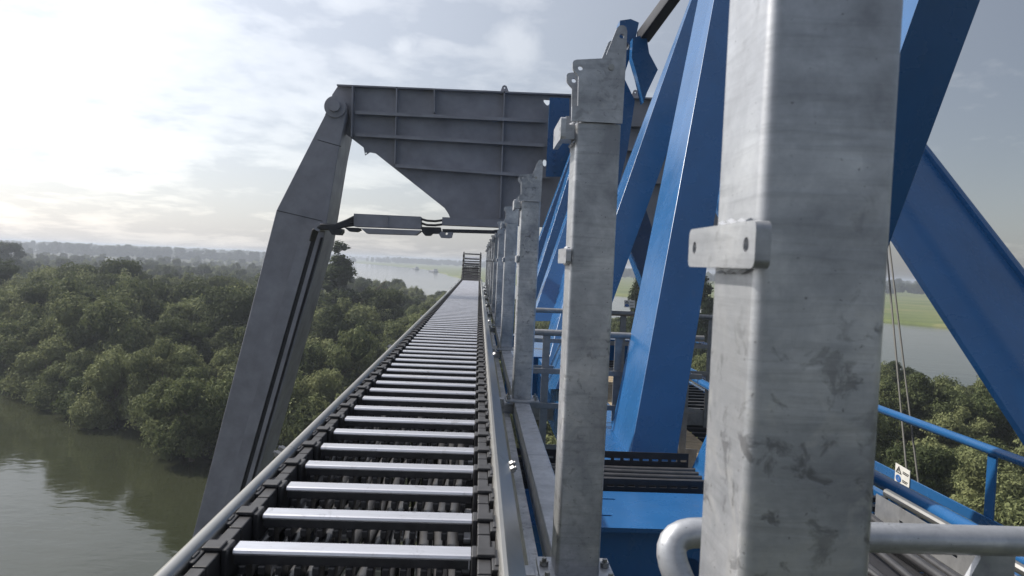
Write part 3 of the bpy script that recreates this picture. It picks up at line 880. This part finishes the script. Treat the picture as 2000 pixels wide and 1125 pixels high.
# cables that lie inside the chain
for i in range(13):
    x = -0.462 + i * 0.036 + random.uniform(-0.004, 0.004)
    r_ = random.choice((0.0125, 0.014, 0.0155)) if i < 10 else 0.017
    ph = random.uniform(0, 6)
    pp = []
    s = -0.15
    while s < (NL - 2.5) * PITCH:
        y, dz, th = path(max(s, 0)); y += min(s, 0)
        wv = math.sin(y * 7.5 + ph) * 0.009
        hgt = -0.090 + 0.012 * math.sin(y * 4.1 + ph * 1.7)
        pp.append((x + wv, y - math.sin(th) * hgt, CH0 + dz + math.cos(th) * hgt)); s += 0.09 if y < 8 else 0.25
    b = bmesh.new(); tube(b, pp, r_, 8)
    o = build('cable', b, M['cable'], None, loc=(x, 1.0, CH0 - 0.09), smooth=80)
    lab = 'black cable inside the chain under the aluminium stays'
    if i == 0: lab = 'leftmost black cable inside the chain'
    if i == 12: lab = 'thick black cable at the right inside the chain'
    tag(o, lab, 'cable', 'cables inside the energy chain')

# ------------------------------------------------------------------ blue triangular truss
tr = thing('blue_truss', 'large blue steel truss of box diagonals right of the chain', 'truss', (1.2, 6, -1.3))
def member(name, c3, c2, c1, Y0, Y1, dY, m=None, rd=(0.06, 0.06), label=None, auto=True):
    """box diagonal: c2 is its arris, c3 the far edge of the lit side, c1 the far edge of the shaded front;
    each is a pair of picture points (foot, head); foot at distance Y0, head at Y1, side face dY deep"""
    pts_ = []
    for k, Y in ((0, Y0), (1, Y1)):
        if auto: dY = max(0.15, min(1.3, (at(*c2[k], Y).x - 0.02) / at(*c3[k], 1.0).x - Y))
        P = at(*c2[k], Y); U = at(*c1[k], Y) - P; V = at(*c3[k], Y + dY) - P
        pts_.append((P, U, V))
    b = bmesh.new()
    sweep(b, rrect(rd, 3), *pts_[0], *pts_[1])
    return build(name, b, m or M['blue'], tr, label)
def ext(a, b, y0, y1):
    f = lambda y: a[0] + (b[0] - a[0]) * (y - a[1]) / (b[1] - a[1])
    return ((f(y0), y0), (f(y1), y1))
# the two wide diagonals, and the one behind the nearest post
member('diagonal', ext((1183, 893), (1363, 0), 905, -160), ext((1230, 893), (1394, 0), 905, -160), ext((1322, 893), (1375, 560), 905, -160), 4.40, 6.6, 0.66, rd=(0.012, 0.012))
member('diagonal', ext((1196, 395), (1347, 0), 760, -90), ext((1212, 395), (1350, 0), 760, -90), ext((1209, 556), (1270, 389), 760, -90), 6.2, 8.7, 0.46, rd=(0.012, 0.012))
member('diagonal', ext((1325, 970), (1375, 842), 1000, 560)[0:1] + ((1786, -80),), ((1440, 1000), (1822, -80)), ext((1755, 430), (1915, 0), 1000, -80), 3.35, 2.75, 0.85, rd=(0.012, 0.012))
# diagonals of the farther bays
for (a, b_, wdt, dk, Y0, Y1) in (((1052, 716), (1108, 500), 16, 75, 8.3, 9.6), ((1034, 627), (1130, 345), 5, 60, 9.6, 11.2), ((1030, 583), (1130, 262), 6, 60, 10.6, 12.0), ((1030, 524), (1118, 285), 3, 60, 11.4, 12.4)):
    member('diagonal', (a, b_), ((a[0] + wdt, a[1]), (b_[0] + wdt, b_[1])), ((a[0] + wdt + dk, a[1]), (b_[0] + wdt + dk, b_[1])), Y0, Y1, 0.35, rd=(0.015, 0.015))
# right-hand plane: an open section with a flange, its repeats farther along
def right_diag(dy):
    L = [at(2090, 915, 4.3), at(1690, 320, 5.6)]
    Mm = [at(2090, 673, 5.12), at(1690, 149, 6.65)]
    Rr = [at(2110, 645, 4.42), at(1772, 196, 5.72)]
    for q in (L, Mm, Rr): q[0] = q[0] + (q[0] - q[1]) * (0.75 if dy == 0 else 0.1)
    b = bmesh.new()
    sec = [(0.0, 1.0), (0.05, 0.62), (0.11, 0.28), (0.18, 0.07), (0.26, 0.0), (1.0, 0.0), (1.0, 1.3), (0.0, 1.3)]
    V = Vector((-0.035, 0.10, -0.08))
    sh = Vector((0, dy, 0))
    sweep(b, sec, L[0] + sh, Mm[0] - L[0], V, L[1] + sh, Mm[1] - L[1], V)
    w_ = build('diagonal_right', b, M['blue'], tr)
    b = bmesh.new()
    U0 = (Mm[0] - L[0]); U1 = (Mm[1] - L[1])
    sec2 = [(1.004, -0.25), (1.06, -0.25), (1.06, 0.25), (1.30, 0.45), (1.30, 1.3), (1.004, 1.3)]
    sweep(b, sec2, L[0] + sh, U0, V, L[1] + sh, U1, V)
    build('flange', b, M['blue'], w_)
for dy in (0, 3.4): right_diag(dy)
# chords
b = bmesh.new(); box(b, 0.78, 1.16, 4.25, 12.4, -1.62, -1.165, 0.006); build('lower_chord', b, M['blue'], tr)
b = bmesh.new(); box(b, 3.7, 4.2, 2.0, 12.4, -2.7, -2.15, 0.006); build('lower_chord', b, M['blue'], tr)
b = bmesh.new()
P0, P1 = at(1244, 84, 11.2), at(1322, -22, 9.2)
sweep(b, rrect((0.15, 0.15), 2), P0, Vector((0.20, 0, 0.02)), Vector((0, 0.05, 0.2)), P1, Vector((0.17, 0, 0.02)), Vector((0, 0.05, 0.17)))
build('top_chord', b, M['dark'], tr)
b = bmesh.new()
ppx(b, [(1211, 40), (1232, 37), (1248, 44), (1240, 82), (1218, 150), (1240, 196), (1226, 292), (1192, 430), (1172, 470), (1190, 330), (1203, 150)], 11.3, 0.28, [[(1222 + 8 * math.cos(a * .5236), 90 + 8 * math.sin(a * .5236)) for a in range(12)]])
build('node_plate', b, M['blue'], tr)
b = bmesh.new(); ppx(b, [(1236, 74), (1262, 66), (1268, 104), (1285, 136), (1264, 180), (1257, 200), (1245, 150), (1234, 112)], 11.0, 0.2); build('gusset', b, M['blue'], tr)
b = bmesh.new(); ppx(b, [(1074, 190), (1112, 192), (1112, 345), (1066, 345)], 12.72, 0.05); ep = build('end_plate', b, M['blue'], tr)
for i in range(7):
    b = bmesh.new(); p = at(1082, 262 + i * 12, 12.70); bolt(b, p, (0, -1, 0), 0.03, 0.03); build('bolt', b, M['blue'], ep)
# crossbeams with slotted top flange
def crossbeam(Ya, Yb, x0, x1):
    zt = -1.15
    b = bmesh.new()
    sl = []
    for (sx, sy) in ((0.66, 0.76), (0.60, 0.30)):
        yy = Ya + (Yb - Ya) * sy
        sl.append([(sx - 0.06, yy - 0.008), (sx + 0.06, yy - 0.008), (sx + 0.068, yy), (sx + 0.06, yy + 0.008), (sx - 0.06, yy + 0.008), (sx - 0.068, yy)])
    prism(b, [(x0, Ya), (x1, Ya), (x1, Yb), (x0, Yb)], sl, (0, 0, zt), (1, 0, 0), (0, 1, 0), (0, 0, -0.02))
    o = build('crossbeam', b, M['blue'], tr)
    b = bmesh.new()
    prism(b, [(x0, zt - 0.02), (x0, zt - 0.55), (x1, zt - 0.55), (x1, zt - 0.02)], [circ(x1 - 0.25, zt - 0.22, 0.075, 16)], (0, Ya + 0.05, 0), (1, 0, 0), (0, 0, 1), (0, 0.015, 0))
    build('web', b, M['blue'], o)
    b = bmesh.new(); box(b, x0, x1, Yb - 0.07, Yb - 0.05, zt - 0.55, zt - 0.021); build('web', b, M['blue'], o)
    b = bmesh.new(); box(b, x0, x1, Ya - 0.25, Yb, zt - 0.57, zt - 0.551); build('bottom_flange', b, M['blue'], o)
    return o
crossbeam(3.17, 3.69, 0.13, 1.25); crossbeam(9.0, 9.6, 0.4, 1.3)
b = bmesh.new(); ppx(b, [(1190, 375), (1258, 398), (1352, 680), (1305, 680)], 7.6, 0.3); build('diagonal_right', b, M['blue'], tr)
b = bmesh.new(); box(b, 0.50, 0.60, 2.9, 3.0, -2.3, -1.35); build('strut', b, M['blue'], tr)
b = bmesh.new(); box(b, 0.2, 3.6, 12.0, 12.35, -1.60, -1.2, 0.005); build('end_beam', b, M['blue'], tr)

# ------------------------------------------------------------------ grey portal: girder, hinged leg, cable arm
gd = thing('grey_girder', 'grey plate girder with stiffeners spanning high across the bridge', 'girder', at(900, 300, 13.2))
out_px = [(660, 168), (1640, 208), (1640, 470), (975, 440), (975, 430), (880, 428), (876, 418), (868, 406), (733, 299), (722, 297), (713, 303), (710, 288), (676, 262), (672, 256), (676, 215), (668, 196), (652, 190), (648, 186)]
hol = [[(1062, 194), (1075, 195), (1075, 201), (1070, 206), (1067, 205), (1062, 199)], [(1064 + 4 * math.cos(a * .628), 318 + 7 * math.sin(a * .628)) for a in range(10)], [(714.5 + 2 * math.cos(a), 299 + 2 * math.sin(a)) for a in range(6)]]
b = bmesh.new(); ppx(b, out_px, 13.2, 0.05, hol); build('web_plate', b, M['grey'], gd)
b = bmesh.new()
a0, a1 = at(660, 166, 13.2), at(1642, 205, 13.2)
hexa(b, [(x_, y_, z_ + dz_) for dz_ in (-0.055, -0.03) for x_, y_, z_ in ((a0.x, 13.1, a0.z + 0.02), (a1.x, 13.1, a1.z), (a1.x, 13.45, a1.z), (a0.x, 13.45, a0.z + 0.02))]); build('top_flange', b, M['grey'], gd)
def hrib(x0, y0, x1, y1, d=0.13):
    p, q = at(x0, y0, 13.2), at(x1, y1, 13.2); b = bmesh.new()
    hexa(b, [(p.x, 13.2 - d, p.z - .008), (q.x, 13.2 - d, q.z - .008), (q.x, 13.199, q.z - .008), (p.x, 13.199, p.z - .008), (p.x, 13.2 - d, p.z + .008), (q.x, 13.2 - d, q.z + .008), (q.x, 13.199, q.z + .008), (p.x, 13.199, p.z + .008)])
    # bulb flange of the stiffener
    hexa(b, [(p.x, 13.2 - d - .012, p.z - .05), (q.x, 13.2 - d - .012, q.z - .05), (q.x, 13.2 - d - .001, q.z - .05), (p.x, 13.2 - d - .001, p.z - .05), (p.x, 13.2 - d - .012, p.z + .008), (q.x, 13.2 - d - .012, q.z + .008), (q.x, 13.2 - d - .001, q.z + .008), (p.x, 13.2 - d - .001, p.z + .008)])
    build('stiffener', b, M['grey'], gd)
hrib(697, 220, 1064, 237); hrib(697, 263, 1062, 284); hrib(774, 323, 1072, 345); hrib(1130, 240, 1630, 260); hrib(1130, 287, 1630, 308); hrib(1130, 348, 1630, 370)
def vrib(x0, y0, x1, y1, d=0.10):
    p, q = at(x0, y0, 13.2), at(x1, y1, 13.2); b = bmesh.new()
    hexa(b, [(q.x - .012, 13.2 - d, q.z), (q.x + .012, 13.2 - d, q.z), (q.x + .012, 13.199, q.z), (q.x - .012, 13.199, q.z), (p.x - .012, 13.2 - d, p.z), (p.x + .012, 13.2 - d, p.z), (p.x + .012, 13.199, p.z), (p.x - .012, 13.199, p.z)])
    build('stiffener', b, M['grey'], gd)
vrib(776, 173, 772, 322); vrib(849, 177, 849, 222, 0.15); vrib(985, 181, 976, 427); vrib(692, 172, 690, 270, 0.2)
for x, y in ((985.5, 181), (1241, 190)):
    b = bmesh.new(); ppx(b, [(x - 9, y), (x + 9, y), (x + 4, y - 13), (x, y - 15), (x - 4, y - 13)], 13.16, 0.03, [[(x + 1.8 * math.cos(a), y - 9.5 + 1.8 * math.sin(a)) for a in range(6)]]); build('lifting_lug', b, M['grey'], gd)
lg = thing('portal_column', 'grey hinged box leg slanting down to the water left of the chain', 'gantry leg', at(420, 1000, 12.9) + Vector((-3.5, 0, -14)))
# leg: polygonal face swept back; continues straight down to the water
A_ = at(540, 410, 12.9); Bq = at(371, 1068, 12.9); dirL = (Bq - A_).normalized()
foot = A_ + dirL * ((A_.z + H + 0.5) / -dirL.z)
A2 = at(632, 470, 12.9); B2 = at(487, 985, 12.9); dirR = (B2 - A2).normalized()
foot2 = A2 + dirR * ((A2.z + H + 0.5) / -dirR.z)
def poly3(bm, P, t): prism(bm, [(p.x, p.z) for p in P], [], (0, P[0].y, 0), (1, 0, 0), (0, 0, 1), (0, t, 0))
head_arc = [at(655 + 21 * math.cos(a), 210 + 21 * math.sin(a), 12.9) for a in [math.pi * (0.85 + i * 0.13) for i in range(9)]]
b = bmesh.new(); poly3(b, head_arc + [at(676, 222, 12.9), at(660, 300, 12.9), A2, foot2, foot, A_, at(634, 226, 12.9)], 0.95)
bmesh.ops.bevel(b, geom=[e for e in b.edges if abs((e.verts[0].co - e.verts[1].co).y) < 1e-6], offset=0.008, segments=1, affect='EDGES')
build('leg_box', b, M['grey'], lg)
pn = bmesh.new(); c = at(655, 209, 12.9); tube(pn, [(c.x, 12.78, c.z), (c.x, 13.9, c.z)], 0.10, 8); build('hinge_pin', pn, M['grey'], lg)
b = bmesh.new(); tube(b, [(c.x, 12.86, c.z), (c.x, 12.899, c.z)], 0.185, 28); build('pin_collar', b, M['grey'], lg)
for (x0, y0, x1, y1) in ((620, 273, 666, 286), (541, 411, 630, 432)):
    b = bmesh.new(); p, q = at(x0, y0, 12.9), at(x1, y1, 12.9); tube(b, [(p.x, 12.9, p.z), (q.x, 12.9, q.z)], 0.006, 6); build('weld_seam', b, M['dark'], lg)
# cable duct running down the leg's face
for (off, wd, dp, mm, nm) in ((0.0, 0.20, 0.05, 'grey', 'duct_side'), (0.202, 0.07, 0.02, 'dark', 'cable_run'), (0.274, 0.07, 0.04, 'grey', 'duct_side'), (0.346, 0.035, 0.015, 'dark', 'cable_run')):
    b = bmesh.new()
    T0 = at(588, 462, 12.9) + Vector((off, 0, 0)); T1 = at(439, 985, 12.9) + Vector((off, 0, 0)); dd = (T1 - T0).normalized(); T1 = T0 + dd * 13
    hexa(b, [T1 + Vector((0, -dp, 0)), T1 + Vector((wd, -dp, 0)), T1 + Vector((wd, -.001, 0)), T1 + Vector((0, -.001, 0)), T0 + Vector((0, -dp, 0)), T0 + Vector((wd, -dp, 0)), T0 + Vector((wd, -.001, 0)), T0 + Vector((0, -.001, 0))])
    build(nm, b, M[mm], lg)
b = bmesh.new(); box(b, foot.x - 0.8, foot2.x + 0.8, 12.3, 14.5, -H - 1, -H + 0.8, 0.05); build('pile_cap', b, plain('concrete', (0.35, 0.34, 0.32), 0.9), lg)
# articulated cable arm between leg and girder
ca = thing('cable_linkage', 'grey articulated cable arm hanging between the leg and the girder', 'cable linkage', at(760, 440, 12.6))
def cpx(name, pts_, Y, t, m, hl=()):
    b = bmesh.new(); ppx(b, pts_, Y, t, hl); return build(name, b, m, ca)
cpx('duct_box', [(691, 417), (822, 423), (822, 447), (691, 442)], 12.55, 0.30, M['grey'])
cpx('duct_rib', [(756.5, 421), (758.5, 421), (757.5, 444), (755.5, 444)], 12.535, 0.014, M['grey'])
cpx('underplate', [(690, 445), (822, 450), (820, 453), (812, 459), (716, 456), (705, 446)], 12.5, 0.30, M['grey'])
cpx('duct_box', [(864, 424), (980, 429), (980, 444), (863, 439)], 12.55, 0.30, M['grey'])
cpx('underplate', [(864, 447), (980, 450), (980, 456), (864, 453)], 12.5, 0.30, M['dark'])
cpx('hinge_block', [(823, 443), (860, 444), (862, 452), (858, 456), (844, 456), (840, 460), (830, 460), (824, 453)], 12.5, 0.25, M['dark'])
cpx('hinge_bracket', [(862, 452), (885, 453), (882, 464), (876, 465), (861, 464), (857, 457)], 12.5, 0.2, M['grey'], [[(872 + 3 * math.cos(a), 456 + 3 * math.sin(a)) for a in range(6)]])
cpx('hinge_block', [(640, 446), (668, 447), (668, 453), (664, 459), (648, 458)], 12.5, 0.25, M['dark'])
cpx('hinge_block', [(672, 444), (700, 445), (704, 449), (696, 453), (682, 452)], 12.5, 0.2, M['dark'])
for i in range(4):
    b = bmesh.new()
    pts_ = [at(607 + i * 2, 470, 12.7), at(612 + i * 3, 450 - i, 12.6), at(628, 440 + i * 2, 12.55), at(655, 440 + i * 2.2, 12.6), at(676, 432 + i * 3, 12.65), at(692, 424 + i * 5, 12.7)]
    tube(b, pts_, 0.028, 8); build('hose', b, M['cable'], ca, smooth=80)
for i in range(2):
    b = bmesh.new(); tube(b, [at(820, 427 + i * 8, 12.7), at(834, 431 + i * 8.5, 12.66), at(850, 432 + i * 8, 12.66), at(866, 430 + i * 8, 12.7)], 0.02, 8); build('hose', b, M['cable'], ca, smooth=80)
b = bmesh.new(); c = at(626, 444, 12.75); tube(b, [(c.x, 12.55, c.z), (c.x, 12.98, c.z)], 0.075, 8); build('pivot_pin', b, M['grey'], ca)

# ------------------------------------------------------------------ walkway inside the truss, railings, trays
wk = thing('walkway', 'plank and grating walkway inside the blue truss', 'walkway', (1.8, 6, -1.6))
for i in range(34):
    b = bmesh.new(); y0 = 4.4 + i * 0.22; box(b, 1.2, 2.05, y0, y0 + 0.205, -1.56 + random.uniform(-.006, .004), -1.52, 0.004)
    build('plank', b, M['wood'], wk)
for i in range(40):
    b = bmesh.new(); y0 = 3.9 + i * 0.2; box(b, 2.06, 2.9, y0, y0 + 0.05, -1.55, -1.515); build('grating_bar', b, M['dark'], wk)
b = bmesh.new(); box(b, 2.0, 2.05, 3.8, 12, -1.7, -1.565); box(b, 2.9, 2.95, 3.8, 12, -1.7, -1.515); build('stringer', b, M['blue'], wk)

def cross_rail(Y, x0, x1, zt, label):
    t = thing('handrail', label, 'handrail', (x0, Y, -1.5), 'galvanised handrails across the truss')
    b = bmesh.new(); tube(b, [(x0, Y, zt), (x1, Y, zt)], 0.024, 12); build('top_rail', b, M['pipe'], t)
    for z in (zt - 0.29, zt - 0.55):
        b = bmesh.new(); box(b, x0, x1, Y - 0.006, Y + 0.006, z - 0.02, z + 0.02, 0.002); build('knee_rail', b, M['pipe'], t)
    for x in (x0 + 0.14, (x0 + x1) / 2 + 0.02, x1 - 0.12):
        b = bmesh.new(); box(b, x - 0.028, x + 0.028, Y + 0.0065, Y + 0.018, -1.55, zt - 0.02, 0.002); build('stanchion', b, M['pipe'], t)
    b = bmesh.new(); box(b, x0, x1, Y + 0.019, Y + 0.024, -1.51, -1.36); build('toe_board', b, M['pipe'], t)
cross_rail(5.45, 0.39, 1.72, -0.512, 'nearer grey galvanised handrail across the truss behind the second post')
cross_rail(7.0, 0.39, 2.4, -0.445, 'farther grey galvanised handrail across the truss behind the second post')

# handrail hoop in the foreground
hr = thing('handrail', 'thick grey pipe handrail with a rounded corner behind the nearest post', 'handrail', (0.8, 1.16, -0.5))
Yp, zp, r_ = 1.16, -0.425, 0.024
cxn = at(1322, 1038, Yp)
b = bmesh.new()
pp = [Vector((2.4, Yp + 0.0, zp)), Vector((1.2, Yp, zp))] + bend((1.2, Yp, zp), (0.309, Yp, zp), (0.385, 1.08, zp - 0.17), 0.068, 8) + [Vector((0.385, 1.08, zp - 0.17)), Vector((0.43, 1.05, zp - 0.30))]
tube(b, pp, r_, 20); build('pipe', b, M['galv'], hr, smooth=80)
b = bmesh.new(); p = at(1950, 1085, Yp); prism(b, [(p.x - 0.03, zp - 0.02), (p.x + 0.025, zp - 0.02), (p.x + 0.025, zp - 0.5), (p.x - 0.11, zp - 0.18)], [], (0, Yp - 0.006, 0), (1, 0, 0), (0, 0, 1), (0, 0.012, 0)); build('stanchion', b, M['galv'], hr)

# blue railing along the right side
br = thing('blue_railing', 'blue railing running along the far right side of the bridge', 'railing', (2.4, 4, -1.9))
b = bmesh.new(); tube(b, [(2.42, 2.0, -0.775), (2.42, 4.28, -0.775), (2.42, 9, -0.775)], 0.0225, 12); build('top_rail', b, M['blue'], br)
b = bmesh.new(); box(b, 2.41, 2.422, 2.0, 9, -1.14, -1.09, 0.002); build('knee_rail', b, M['blue'], br)
for yy in (3.28, 4.38, 5.6, 6.8):
    b = bmesh.new(); box(b, 2.424, 2.434, yy - 0.03, yy + 0.03, -1.9, -0.79, 0.002); build('stanchion', b, M['blue'], br)
bt2 = thing('blue_tube_rail', 'thicker light blue tube rail with fin brackets, below the blue railing', 'railing', (1.92, 3, -1.3))
b = bmesh.new(); tube(b, [(1.92, 2.0, -0.945), (1.92, 3.3, -0.945), (1.92, 3.36, -0.945), (1.92, 8.5, -0.945)], 0.033, 14); build('tube', b, M['blue'], bt2)
for yy in (2.3, 3.42, 4.6):
    b = bmesh.new(); prism(b, [(yy - 0.02, -0.972), (yy + 0.04, -0.972), (yy + 0.04, -1.5), (yy - 0.09, -1.5)], [], (1.915, 0, 0), (0, 1, 0), (0, 0, 1), (0.01, 0, 0)); build('fin_bracket', b, M['blue'], bt2)

# cable tray across the bridge at the foot of the wide diagonal
def tray_slots(bm, x0, x1, n, zc_, hh, Y, t):
    hs = [[(x0 + (x1 - x0) * (i + 0.5) / n - 0.018, zc_ - 0.006), (x0 + (x1 - x0) * (i + 0.5) / n + 0.018, zc_ - 0.006), (x0 + (x1 - x0) * (i + 0.5) / n + 0.018, zc_ + 0.006), (x0 + (x1 - x0) * (i + 0.5) / n - 0.018, zc_ + 0.006)] for i in range(n)]
    prism(bm, [(x0, zc_ - hh), (x1, zc_ - hh), (x1, zc_ + hh), (x0, zc_ + hh)], hs, (0, Y, 0), (1, 0, 0), (0, 0, 1), (0, t, 0))
ct = thing('cable_tray', 'black slotted cable tray crossing at the foot of the wide blue diagonal', 'cable tray', (0.7, 4.0, -1.2))
b = bmesh.new(); tray_slots(b, 0.15, 1.27, 20, -1.115, 0.045, 4.19, 0.004); build('side_wall', b, M['dark'], ct)
b = bmesh.new(); tray_slots(b, 0.15, 1.27, 20, -1.145, 0.035, 3.78, 0.004); build('side_wall', b, M['dark'], ct)
b = bmesh.new(); box(b, 0.15, 1.27, 3.785, 4.189, -1.185, -1.18); build('floor', b, M['dark'], ct)
for i in range(5):
    b = bmesh.new(); y_ = 3.83 + i * 0.075
    tube(b, [(0.12, y_, -1.155), (0.5, y_ + random.uniform(-.01, .01), -1.15), (0.9, y_ + random.uniform(-.01, .01), -1.155), (1.30, y_, -1.155)], 0.018, 8)
    tag(build('cable', b, M['cable'], None, loc=(0.7, y_, -1.155), smooth=80), 'black cable lying in the slotted tray across the bridge', 'cable', 'cables in the cross tray')
# tray with loose cables at lower right
c2t = thing('cable_tray', 'grey perforated cable tray at the lower right below the pipe handrail', 'cable tray', (1.2, 2, -1.0))
b = bmesh.new()
hs = [[(y_ - 0.02, -0.875), (y_ + 0.02, -0.875), (y_ + 0.02, -0.865), (y_ - 0.02, -0.865)] for y_ in [1.4 + 0.14 * i for i in range(9)]]
prism(b, [(1.2, -0.92), (2.7, -0.92), (2.7, -0.82), (1.2, -0.82)], hs, (0.98, 0, 0), (0, 1, 0), (0, 0, 1), (0.003, 0, 0)); build('side_wall', b, M['dark'], c2t)
b = bmesh.new(); prism(b, [(1.2, -0.92), (2.7, -0.92), (2.7, -0.82), (1.2, -0.82)], hs, (1.55, 0, 0), (0, 1, 0), (0, 0, 1), (0.003, 0, 0)); build('side_wall', b, M['pipe'], c2t)
b = bmesh.new()
hs = [[(x_ - 0.02, y_), (x_ + 0.02, y_), (x_ + 0.02, y_ + 0.012), (x_ - 0.02, y_ + 0.012)] for y_ in [1.4 + 0.2 * i for i in range(6)] for x_ in (1.08, 1.26, 1.44)]
prism(b, [(0.984, 1.2), (1.549, 1.2), (1.549, 2.7), (0.984, 2.7)], hs, (0, 0, -0.918), (1, 0, 0), (0, 1, 0), (0, 0, 0.003)); build('floor', b, M['dark'], c2t)
b = bmesh.new(); tube(b, [(1.62, 1.2, -0.83), (1.62, 2.75, -0.83)], 0.016, 10); tag(build('conduit', b, M['steel'], None, loc=(1.62, 1.2, -0.83)), 'bright steel conduit beside the lower right cable tray', 'conduit')
for i in range(12):
    x = 1.02 + i * 0.042 + random.uniform(-.01, .01); pp = []
    for k in range(16):
        y_ = 1.2 + k * 0.1; pp.append((x + 0.03 * math.sin(y_ * 1.6 + i * 1.3), y_, -0.895 + 0.012 * (i % 3) + 0.006 * math.sin(y_ * 3 + i)))
    b = bmesh.new(); tube(b, pp, random.choice((0.010, 0.012, 0.015)), 8)
    tag(build('cable', b, M['cable'], None, loc=(x, 1.2, -0.89), smooth=80), 'loose black cable in the lower right tray', 'cable', 'loose cables in the right tray')
# steel ropes hanging at the right
for (xa, ya, xb, yb, lab) in ((1742, 600, 1772, 930, 'thin grey steel rope hanging just right of the nearest post, left one'), (1747, 560, 1796, 960, 'thin grey steel rope hanging just right of the nearest post, right one')):
    P0_, P1_ = at(xa, ya, 6.6), at(xb, yb, 5.4); d = P1_ - P0_
    b = bmesh.new(); tube(b, [P0_ - d * 0.8, P0_.lerp(P1_, 0.5) + Vector((0, 0, -0.01)), P1_ + d * 0.3], 0.008, 8)
    tag(build('steel_rope', b, M['ropewire'], None, loc=tuple(P1_), smooth=80), lab, 'rope')

# warning signs
def sign(O, U, V, W, label):
    t = thing('warning_sign', label, 'sign', O)
    O, U, V, W = Vector(O), Vector(U), Vector(V), Vector(W).normalized()
    b = bmesh.new(); prism(b, [(0, 0), (1, 0), (1, 1), (0, 1)], [], O, U, V, W * 0.003); build('panel', b, M['white'], t)
    f = O - W * 0.002
    b = bmesh.new(); prism(b, [(0.06, 0.56), (0.46, 0.56), (0.26, 0.94)], [[(0.14, 0.61), (0.38, 0.61), (0.26, 0.84)]], f, U, V, W * 0.0015)
    prism(b, [(0.235, 0.64), (0.30, 0.68), (0.265, 0.72), (0.28, 0.78), (0.225, 0.70), (0.255, 0.685)], [], f, U, V, W * 0.0015); build('triangle', b, M['ink'], t)
    b = bmesh.new(); prism(b, circ(0.26, 0.28, 0.19, 20), [circ(0.26, 0.30, 0.07, 10)], f, U, V, W * 0.0015)
    prism(b, circ(0.26, 0.30, 0.04, 8), [], f, U, V, W * 0.0015); build('mandatory_circle', b, M['signblue'], t)
    b = bmesh.new()
    for (y_, x1) in ((0.76, 0.92), (0.68, 0.86), (0.32, 0.90), (0.24, 0.80)):
        x = 0.54
        while x < x1:
            ww = random.uniform(0.025, 0.05); prism(b, [(x, y_ - 0.022), (x + ww, y_ - 0.022), (x + ww, y_ + 0.022), (x, y_ + 0.022)], [], f, U, V, W * 0.0015); x += ww + 0.014
    build('small_print', b, M['ink'], t)
a = atX(1747, 940, 2.405); b_ = atX(1775, 958, 2.405); c = atX(1750, 904, 2.405)
sign(a, b_ - a, Vector((0, 0, c.z - a.z)), (1, 0, 0), 'white warning sign with triangle and blue circle on the blue railing')
a = at(1219, 600, 6.4); b_ = at(1240, 601, 6.4); c = at(1219, 586, 6.4)
sign(a, b_ - a, c - a, (0, 1, 0), 'small white warning sign between the two wide blue diagonals')

# ------------------------------------------------------------------ haze
bm = bmesh.new()
hexa(bm, [(-11400, -480, -1.5), (11400, -480, -1.5), (11400, 11400, -1.5), (-11400, 11400, -1.5), (-11400, -480, 28), (11400, -480, 28), (11400, 11400, 28), (-11400, 11400, 28)])
bmesh.ops.recalc_face_normals(bm, faces=bm.faces[:])
me = bpy.data.meshes.new('haze'); bm.to_mesh(me); bm.free()
hm = bpy.data.materials.new('haze'); hm.use_nodes = True
t = hm.node_tree
for n in list(t.nodes): t.nodes.remove(n)
mo = t.nodes.new('ShaderNodeOutputMaterial'); pv = t.nodes.new('ShaderNodeVolumePrincipled')
pv.inputs['Color'].default_value = (0.60, 0.66, 0.76, 1); pv.inputs['Density'].default_value = 0.00046; pv.inputs['Anisotropy'].default_value = 0.3
t.links.new(pv.outputs[0], mo.inputs['Volume'])
me.materials.append(hm)
ho = bpy.data.objects.new('haze', me); COL.objects.link(ho); ho['kind'] = 'stuff'
